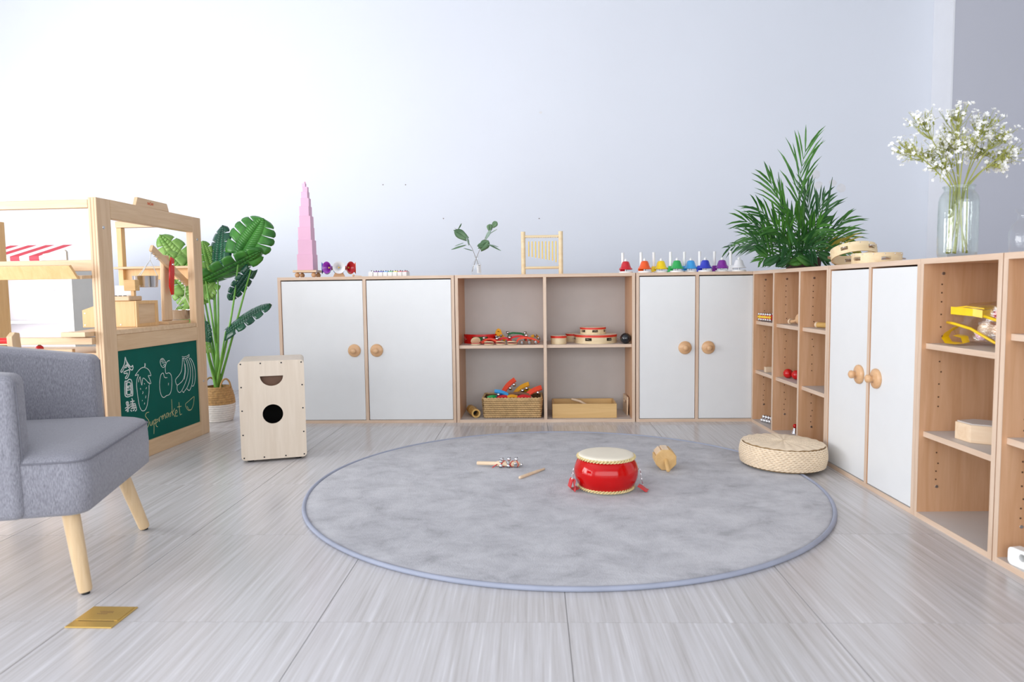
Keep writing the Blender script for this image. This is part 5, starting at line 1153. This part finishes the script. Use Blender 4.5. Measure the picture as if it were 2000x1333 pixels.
MB().tube([(-0.012, 0.012, 0.062), (0.03, -0.007, 0.060), (0.09, -0.009, 0.048), (0.13, -0.007, 0.030), (0.165, -0.004, 0.014), (W_, 0.0, 0.016)], 0.0042, 8).build('lower_piping', 'yellow_vinyl', bg_, smooth=180)
MB().tube([(0.125, 0.0, 0.084), (0.16, -0.004, 0.076), (W_+0.006, 0.0, 0.066)], 0.0045, 8).build('upper_piping', 'yellow_vinyl', bg_, smooth=180)
MB().rings([[(x, y, z_), (x, y+0.002, z_), (x+dx_, y+0.03, z_+0.004), (x+dx_, y+0.028, z_+0.004)] for x, y, z_, dx_ in ((0.03, -0.012, 0.050, 0.002), (0.004, -0.018, 0.032, 0), (-0.002, -0.022, 0.018, 0), (0.014, -0.025, 0.004, 0), (0.05, -0.022, 0.003, 0), (0.07, -0.018, 0.006, 0), (0.06, -0.014, 0.022, 0), (0.03, -0.013, 0.026, 0))]).build('loose_strap', 'yellow_vinyl', bg_, smooth=60)
for k, (x, y, z_, r_, mt) in enumerate(((0.10, 0.05, 0.045, 0.030, 'pale_wood'), (0.155, 0.05, 0.045, 0.034, 'knob_wood'), (0.13, 0.06, 0.085, 0.024, 'red_paint'), (0.18, 0.06, 0.088, 0.024, 'drum_skin'), (0.075, 0.06, 0.03, 0.022, 'pink'), (0.19, 0.045, 0.03, 0.022, 'walnut'))):
    tag(MB().sphere((0, 0, 0), r_, 18, 12, (1.0, 1.0, 0.85)).build('toy_shaker', mt, None, smooth=180, loc=bg_.matrix_basis @ Vector((x, y, z_))), ['cream egg shaker inside the clear yellow-trimmed bag', 'tan egg shaker inside the clear yellow-trimmed bag', 'red egg shaker inside the clear yellow-trimmed bag', 'ivory egg shaker inside the clear yellow-trimmed bag', 'pink egg shaker inside the clear yellow-trimmed bag', 'brown egg shaker inside the clear yellow-trimmed bag'][k], 'shaker', 'egg shakers in the clear bag')
p_ = rs_(1864, 862, 0.05, 0.2962)
hx_ = [(0.0, 0.0), (0.022, -0.042), (0.10, -0.075), (0.20, -0.07), (0.235, 0.0), (0.2, 0.075), (0.10, 0.085), (0.03, 0.05)]
Hx = None
wx = thing('hexagonal_box', 'low pale wooden box with angled sides on the lower shelf', 'box', p_, RZ_R+0.95)
MB().prism([(0.0, 0.0), (0.045, -0.055), (0.17, -0.055), (0.21, 0.0), (0.17, 0.055), (0.045, 0.055)], 0.0, 0.056).build('body', 'pale_wood', wx, bevel=0.002); MB().prism([(0.006, 0.0), (0.048, -0.05), (0.167, -0.05), (0.203, 0.0), (0.167, 0.05), (0.048, 0.05)], 0.0562, 0.0595).build('lid', 'laminate_grey', wx)
p_ = rs_(1985, 1098, 0.03, 0.0182)
wp = thing('white_clip', 'white plastic piece with a dark hole on the bottom board', 'plastic part', (p_.x, p_.y, 0.0182), RZ_R+0.2)
holed_plate(rrect(0, 0.09, 0, 0.05, 0.014, 5), [circle(0.045, 0.03, 0.01, 20)], 0.03, frame((0, 0, 0), (1, 0, 0), (0, 0, 1))).build('plate', 'plastic_white', wp, bevel=0.001, seg=1); MB().rod((0.045, 0.001, 0.03), (0.045, 0.004, 0.03), 0.012, 16).build('plug', 'interior_black', wp)

# two natural wooden tambourines on the white cabinet
t1 = at_x(1712, 505, 1.44); 
T1 = Vector((1.44, t1.y, HC)); R_ = 0.096
tambourine('natural wooden tambourine lying flat under a tilted one', (T1.x, T1.y, HC), R_, 0.046, 5, PI+0.25, None, False, studs=True)
t2 = at_x(1678, 495, 1.42); tl = 0.316
tambourine('natural wooden tambourine propped at a slant on another one', (1.415, T1.y+0.15, HC+0.003+0.094*math.sin(tl)), 0.094, 0.044, 5, PI+0.75, None, False, rot=(-tl, 0, 0), studs=True)

# ------------------------------------------------------------------ palm in the corner
PX_, PY_ = 1.45, 3.84
pp_ = thing('palm_pot', 'low dark planter hidden under the palm on the corner cabinet', 'planter', (PX_, PY_, HC)); MB().lathe([(0.0, 0), (0.085, 0), (0.09, 0.05), (0.095, 0.062), (0.085, 0.062), (0.08, 0.055), (0, 0.055)], 32, None, False, False).build('bowl', 'gap_dark', pp_, smooth=40)
pa = thing('parlour_palm', 'bushy green palm spilling over the corner cabinet', 'plant', (PX_, PY_, HC+0.06)); POFF = Vector(pa.location)
def frond(base, mid, tip, nl, ll, ang, mat, wl=0.011, start=0.3, sidev=None):
    pts = bez(base, mid, tip, 24); m = MB(); m.tube([p-POFF for p in pts], [0.0032-0.0022*i/24 for i in range(25)], 5)
    view = Vector((-0.36, -0.93, 0.15)) if sidev is None else Vector(sidev)
    for k in range(nl):
        t = start+(1-start)*(k+0.5)/nl; i = min(int(t*24), 23); p = pts[i].lerp(pts[i+1], t*24-i); d = (pts[i+1]-pts[i]).normalized()
        sd = d.cross(view).normalized()
        for s_ in (-1, 1):
            L_ = ll*(0.55+0.9*math.sin(PI*min(1, (0.18+0.72*(k+0.5)/nl))))*random.uniform(0.82, 1.12); a = ang*(1.15-0.55*t)*random.uniform(0.6, 1.3)
            dr_ = (d*math.cos(a)+sd*s_*math.sin(a)+view*random.uniform(-0.22, 0.22)).normalized(); up = dr_.cross(d.cross(dr_)).normalized() if False else view
            wv = dr_.cross(view).normalized()*wl*random.uniform(0.7, 1.15); q0_ = p-POFF; sag = Vector((0, 0, -0.18*L_))
            n4 = [q0_, q0_+dr_*L_*0.35, q0_+dr_*L_*0.7+sag*0.35, q0_+dr_*L_+sag]; ws = [0.25, 1.0, 0.75, 0.03]
            V = []
            for pnt, w in zip(n4, ws): V += [pnt+wv*w*0.5, pnt+view*0.12*wl*w, pnt-wv*w*0.5]
            F = []
            for j in range(3):
                for h in range(2): F.append((j*3+h, j*3+h+1, j*3+3+h+1, j*3+3+h))
            m.add(V, F)
    m.v = [(x, y, max(z, 0.006-0.06+0.004*random.random())) for x, y, z in m.v]
    return m.build('frond', mat, pa, smooth=180)
def pq(x, y, dy): return at_y(x, y, PY_+dy)
FR = [ # mid px, tip px, depth mid, depth tip, leaflets, length, angle, mat
    ((1540, 400), (1575, 290), -0.02, -0.04, 9, 0.19, 0.50, 'palm_green', 0.42),
    ((1545, 440), (1503, 352), -0.05, -0.10, 7, 0.16, 0.35, 'palm_green', 0.4), ((1535, 440), (1522, 375), 0.05, 0.05, 5, 0.12, 0.3, 'palm_green', 0.35),
    ((1590, 430), (1608, 385), 0.0, 0.02, 4, 0.12, 0.4, 'palm_dark', 0.4), ((1580, 420), (1575, 372), 0.0, 0.0, 7, 0.13, 0.35, 'palm_dark', 0.35), ((1590, 440), (1608, 405), -0.05, -0.1, 6, 0.14, 0.6, 'palm_dark', 0.35),
    ((1530, 450), (1478, 405), -0.08, -0.16, 8, 0.14, 0.5, 'palm_green', 0.3), ((1510, 450), (1455, 432), 0.04, 0.0, 8, 0.13, 0.5, 'palm_green', 0.3), ((1510, 460), (1458, 462), 0.1, 0.2, 9, 0.12, 0.6, 'palm_green', 0.25), ((1490, 462), (1422, 484), 0.2, 0.46, 8, 0.09, 0.6, 'palm_dark', 0.4),
    ((1520, 490), (1482, 510), -0.12, -0.22, 9, 0.08, 0.7, 'palm_green', 0.2), ((1620, 450), (1650, 430), 0.0, 0.0, 7, 0.12, 0.5, 'palm_green', 0.3), ((1620, 460), (1655, 465), -0.05, -0.12, 9, 0.12, 0.55, 'palm_green', 0.25), ((1630, 470), (1668, 482), -0.10, -0.2, 8, 0.10, 0.6, 'palm_yellow', 0.35),
    ((1610, 480), (1640, 500), -0.15, -0.25, 9, 0.10, 0.7, 'palm_dark', 0.2), ((1560, 450), (1550, 420), -0.1, -0.15, 9, 0.13, 0.6, 'palm_green', 0.2), ((1540, 460), (1510, 440), -0.12, -0.2, 9, 0.13, 0.7, 'palm_green', 0.2), ((1580, 460), (1600, 440), -0.12, -0.2, 9, 0.13, 0.7, 'palm_green', 0.2),
    ((1550, 480), (1530, 480), -0.15, -0.24, 9, 0.12, 0.9, 'palm_dark', 0.15), ((1570, 480), (1590, 485), -0.15, -0.24, 9, 0.12, 0.9, 'palm_dark', 0.15), ((1555, 470), (1560, 462), 0.1, 0.16, 9, 0.15, 0.9, 'palm_dark', 0.15), ((1500, 470), (1480, 470), 0.08, 0.12, 9, 0.13, 0.8, 'palm_dark', 0.15), ((1610, 470), (1625, 480), 0.08, 0.12, 9, 0.13, 0.8, 'palm_dark', 0.15)]
for (mx_, my_), (tx_, ty_), d0, d1, nl, ll, an, mt, st_ in FR:
    b0 = Vector((PX_+random.uniform(-0.06, 0.06), PY_+random.uniform(-0.05, 0.05), HC+0.06))
    frond(b0, pq(mx_, my_, d0), pq(tx_, ty_, d1), nl, ll, an, mt, 0.0115, st_)
for tx_, ty_, dd, bx5 in ((1464, 418, -0.1, 1500), (1477, 400, -0.12, 1505), (1491, 396, -0.08, 1510), (1506, 408, -0.14, 1525), (1626, 346, 0.0, 1602), (1561, 366, 0.02, 1560), (1573, 362, 0.0, 1566), (1546, 392, -0.1, 1545), (1520, 336, -0.06, 1535), (1642, 428, -0.05, 1600), (1663, 440, -0.08, 1610), (1450, 440, -0.05, 1490), (1590, 400, -0.15, 1575), (1535, 420, -0.2, 1545)):
    p0_ = pq(bx5, 500, dd*0.5); p2_ = pq(tx_, ty_, dd); pts = bez(p0_, p0_.lerp(p2_, 0.5)+Vector((0, 0, 0.05)), p2_, 10); wv = Vector((0.93, -0.36, 0))
    rs5 = []
    for i, p5 in enumerate(pts):
        w5 = 0.0075*math.sin(PI*min(0.98, (i+1.5)/11.5))**0.8; rs5.append([p5-POFF+wv*w5, p5-POFF+Vector((0, -0.0015, 0)), p5-POFF-wv*w5, p5-POFF+Vector((0, 0.0005, 0))])
    MB().rings(rs5).build('blade', 'palm_green' if int(tx_) % 2 else 'palm_dark', pa, smooth=180)
for (ax, ay, bx4, by4, w, d, mt) in ((1595, 440, 1628, 418, 0.045, -0.1, 'palm_green'), (1575, 505, 1540, 512, 0.06, -0.22, 'palm_green'), (1560, 500, 1590, 515, 0.06, -0.24, 'palm_green'), (1600, 495, 1630, 505, 0.06, -0.22, 'palm_dark'), (1520, 500, 1490, 515, 0.06, -0.22, 'palm_dark'), (1500, 500, 1475, 478, 0.05, -0.2, 'palm_green'), (1570, 470, 1600, 445, 0.05, -0.16, 'palm_green'), (1540, 505, 1515, 518, 0.05, -0.23, 'palm_dark')):
    put_leaf(pa, 'leaf', pq(ax, ay, d), pq(bx4, by4, d-0.01), w, (-0.3, -0.7, 0.6), mt, 6, 0.1, 0.2, True, offset=POFF)

# ------------------------------------------------------------------ glass vase of small white flowers
vp = at_x(1869, 500, 1.405); VX, VY = 1.405, vp.y
va = thing('glass_vase', 'tall ribbed clear glass jar vase on the near cabinet', 'vase', (VX, VY, HC))
vm = MB(); n = 96; rs = []
for r_, z_ in ((0.0, 0.002), (0.05, 0.002), (0.056, 0.006), (0.0575, 0.02), (0.0575, 0.10), (0.0575, 0.185), (0.055, 0.202), (0.047, 0.215), (0.0435, 0.220), (0.0435, 0.230)):
    rib = 0.0009 if 0.015 < z_ < 0.19 else 0.0
    rs.append([((r_+rib*math.cos(i*PI/2))*math.cos(2*PI*i/n), (r_+rib*math.cos(i*PI/2))*math.sin(2*PI*i/n), z_) for i in range(n)])
inner_ = [[(x*0.95, y*0.95, max(z_, 0.008)) for x, y, z_ in r_] for r_ in reversed(rs)]
vm.rings(rs, False, False).build('body', 'green_glass', va, smooth=180)
MB().rings(inner_, False, False).build('inner_wall', 'clear_glass', va, smooth=180)
MB().lathe([(0.0435, 0.230), (0.0475, 0.231), (0.048, 0.2335), (0.0475, 0.236), (0.042, 0.236), (0.0415, 0.231)], 48, None, False, False, True).build('lip', 'green_glass', va, smooth=60)
FLG = 'white flower sprigs in the ribbed vase'
HEADS = [(1797, 232, 0.0, 24), (1770, 292, -0.02, 30), (1805, 300, 0.03, 32), (1835, 322, 0.0, 30), (1870, 222, 0.0, 26), (1862, 265, 0.04, 28), (1885, 275, -0.04, 34), (1925, 240, 0.02, 26), (1955, 262, 0.0, 22), (1975, 296, 0.0, 24), (1918, 290, 0.04, 32), (1842, 285, 0.05, 28), (1950, 318, 0.02, 22)]
blm = MB()
for k in range(5):
    a = 2*PI*k/5; blm.add([(0, 0, 0), (0.0042*math.cos(a-0.5), 0.0042*math.sin(a-0.5), 0.0016), (0.0062*math.cos(a), 0.0062*math.sin(a), 0.0022), (0.0042*math.cos(a+0.5), 0.0042*math.sin(a+0.5), 0.0016)], [(0, 1, 2, 3)])
for hi, (hx2, hy2, dd, rpx) in enumerate(HEADS):
    sp = thing('flower_sprig', 'sprig of small white flowers on a green stem in the ribbed vase', 'flowers', (VX, VY, HC+0.010), group=FLG); off = Vector(sp.location)
    c = at_y(hx2, hy2, VY+dd)-off; a = random.uniform(0, 2*PI); base = Vector((0.03*math.cos(a), 0.03*math.sin(a), 0.006)); neck = Vector(((c.x)*0.16, c.y*0.1, 0.222)); neck.x = max(-0.032, min(0.032, neck.x)); neck.y = max(-0.03, min(0.03, neck.y))
    pts = [base.lerp(neck, t/5) for t in range(5)] + bez(neck, neck.lerp(c, 0.5)+Vector((0, 0, 0.03)), c, 8)
    MB().tube(pts, [0.0024-0.0012*i/len(pts) for i in range(len(pts))], 6).build('stem', 'sprig_green', sp, smooth=180)
    br = MB(); fl_ = MB(); R2 = rpx/FPX*2.42
    root_ = pts[-5]
    for k in range(44):
        d = Vector((random.gauss(0, 1), random.gauss(0, 1), random.gauss(0, 0.75))).normalized()*R2*random.uniform(0.35, 1.15); d.x *= 1.15
        tip = c+d; st0 = pts[-random.randint(1, 4)]
        br.tube([st0, st0.lerp(tip, 0.6)+Vector((0, 0, -0.006)), tip], [0.0010, 0.0008, 0.0006], 4)
        for e in range(random.choice((1, 2, 2, 3))):
            tt = tip+Vector((random.uniform(-1, 1), random.uniform(-1, 1), random.uniform(-1, 1)))*0.008
            nrm = (d.normalized()+Vector((random.uniform(-1, 1), random.uniform(-1.4, 0.6), random.uniform(-0.3, 1)))).normalized()
            s_ = random.uniform(0.7, 1.25); fl_.add(blm.v, blm.f, Matrix.Translation(tt) @ nrm.to_track_quat('Z', 'Y').to_matrix().to_4x4() @ Matrix.Scale(s_, 4))
        if k % 2: 
            tt = st0.lerp(tip, 0.7); br.sphere(tt, 0.003, 6, 4, (1, 1, 1.5))
    stuff(br.build('twigs', 'sprig_green', sp)); stuff(fl_.build('blossoms', 'petal_white', sp))
# clear glass at the far end
gp = rs_(2004, 450, 0.12, HC)
ga = thing('glass_jar', 'clear glass jar at the end of the cabinet row', 'jar', (gp.x, gp.y, HC)); MB().lathe([(0, 0.002), (0.036, 0.002), (0.04, 0.01), (0.042, 0.06), (0.034, 0.085), (0.022, 0.098), (0.02, 0.115), (0.027, 0.122), (0.028, 0.13), (0.024, 0.13)], 32, None, False, False).build('body', 'clear_glass', ga, smooth=60)
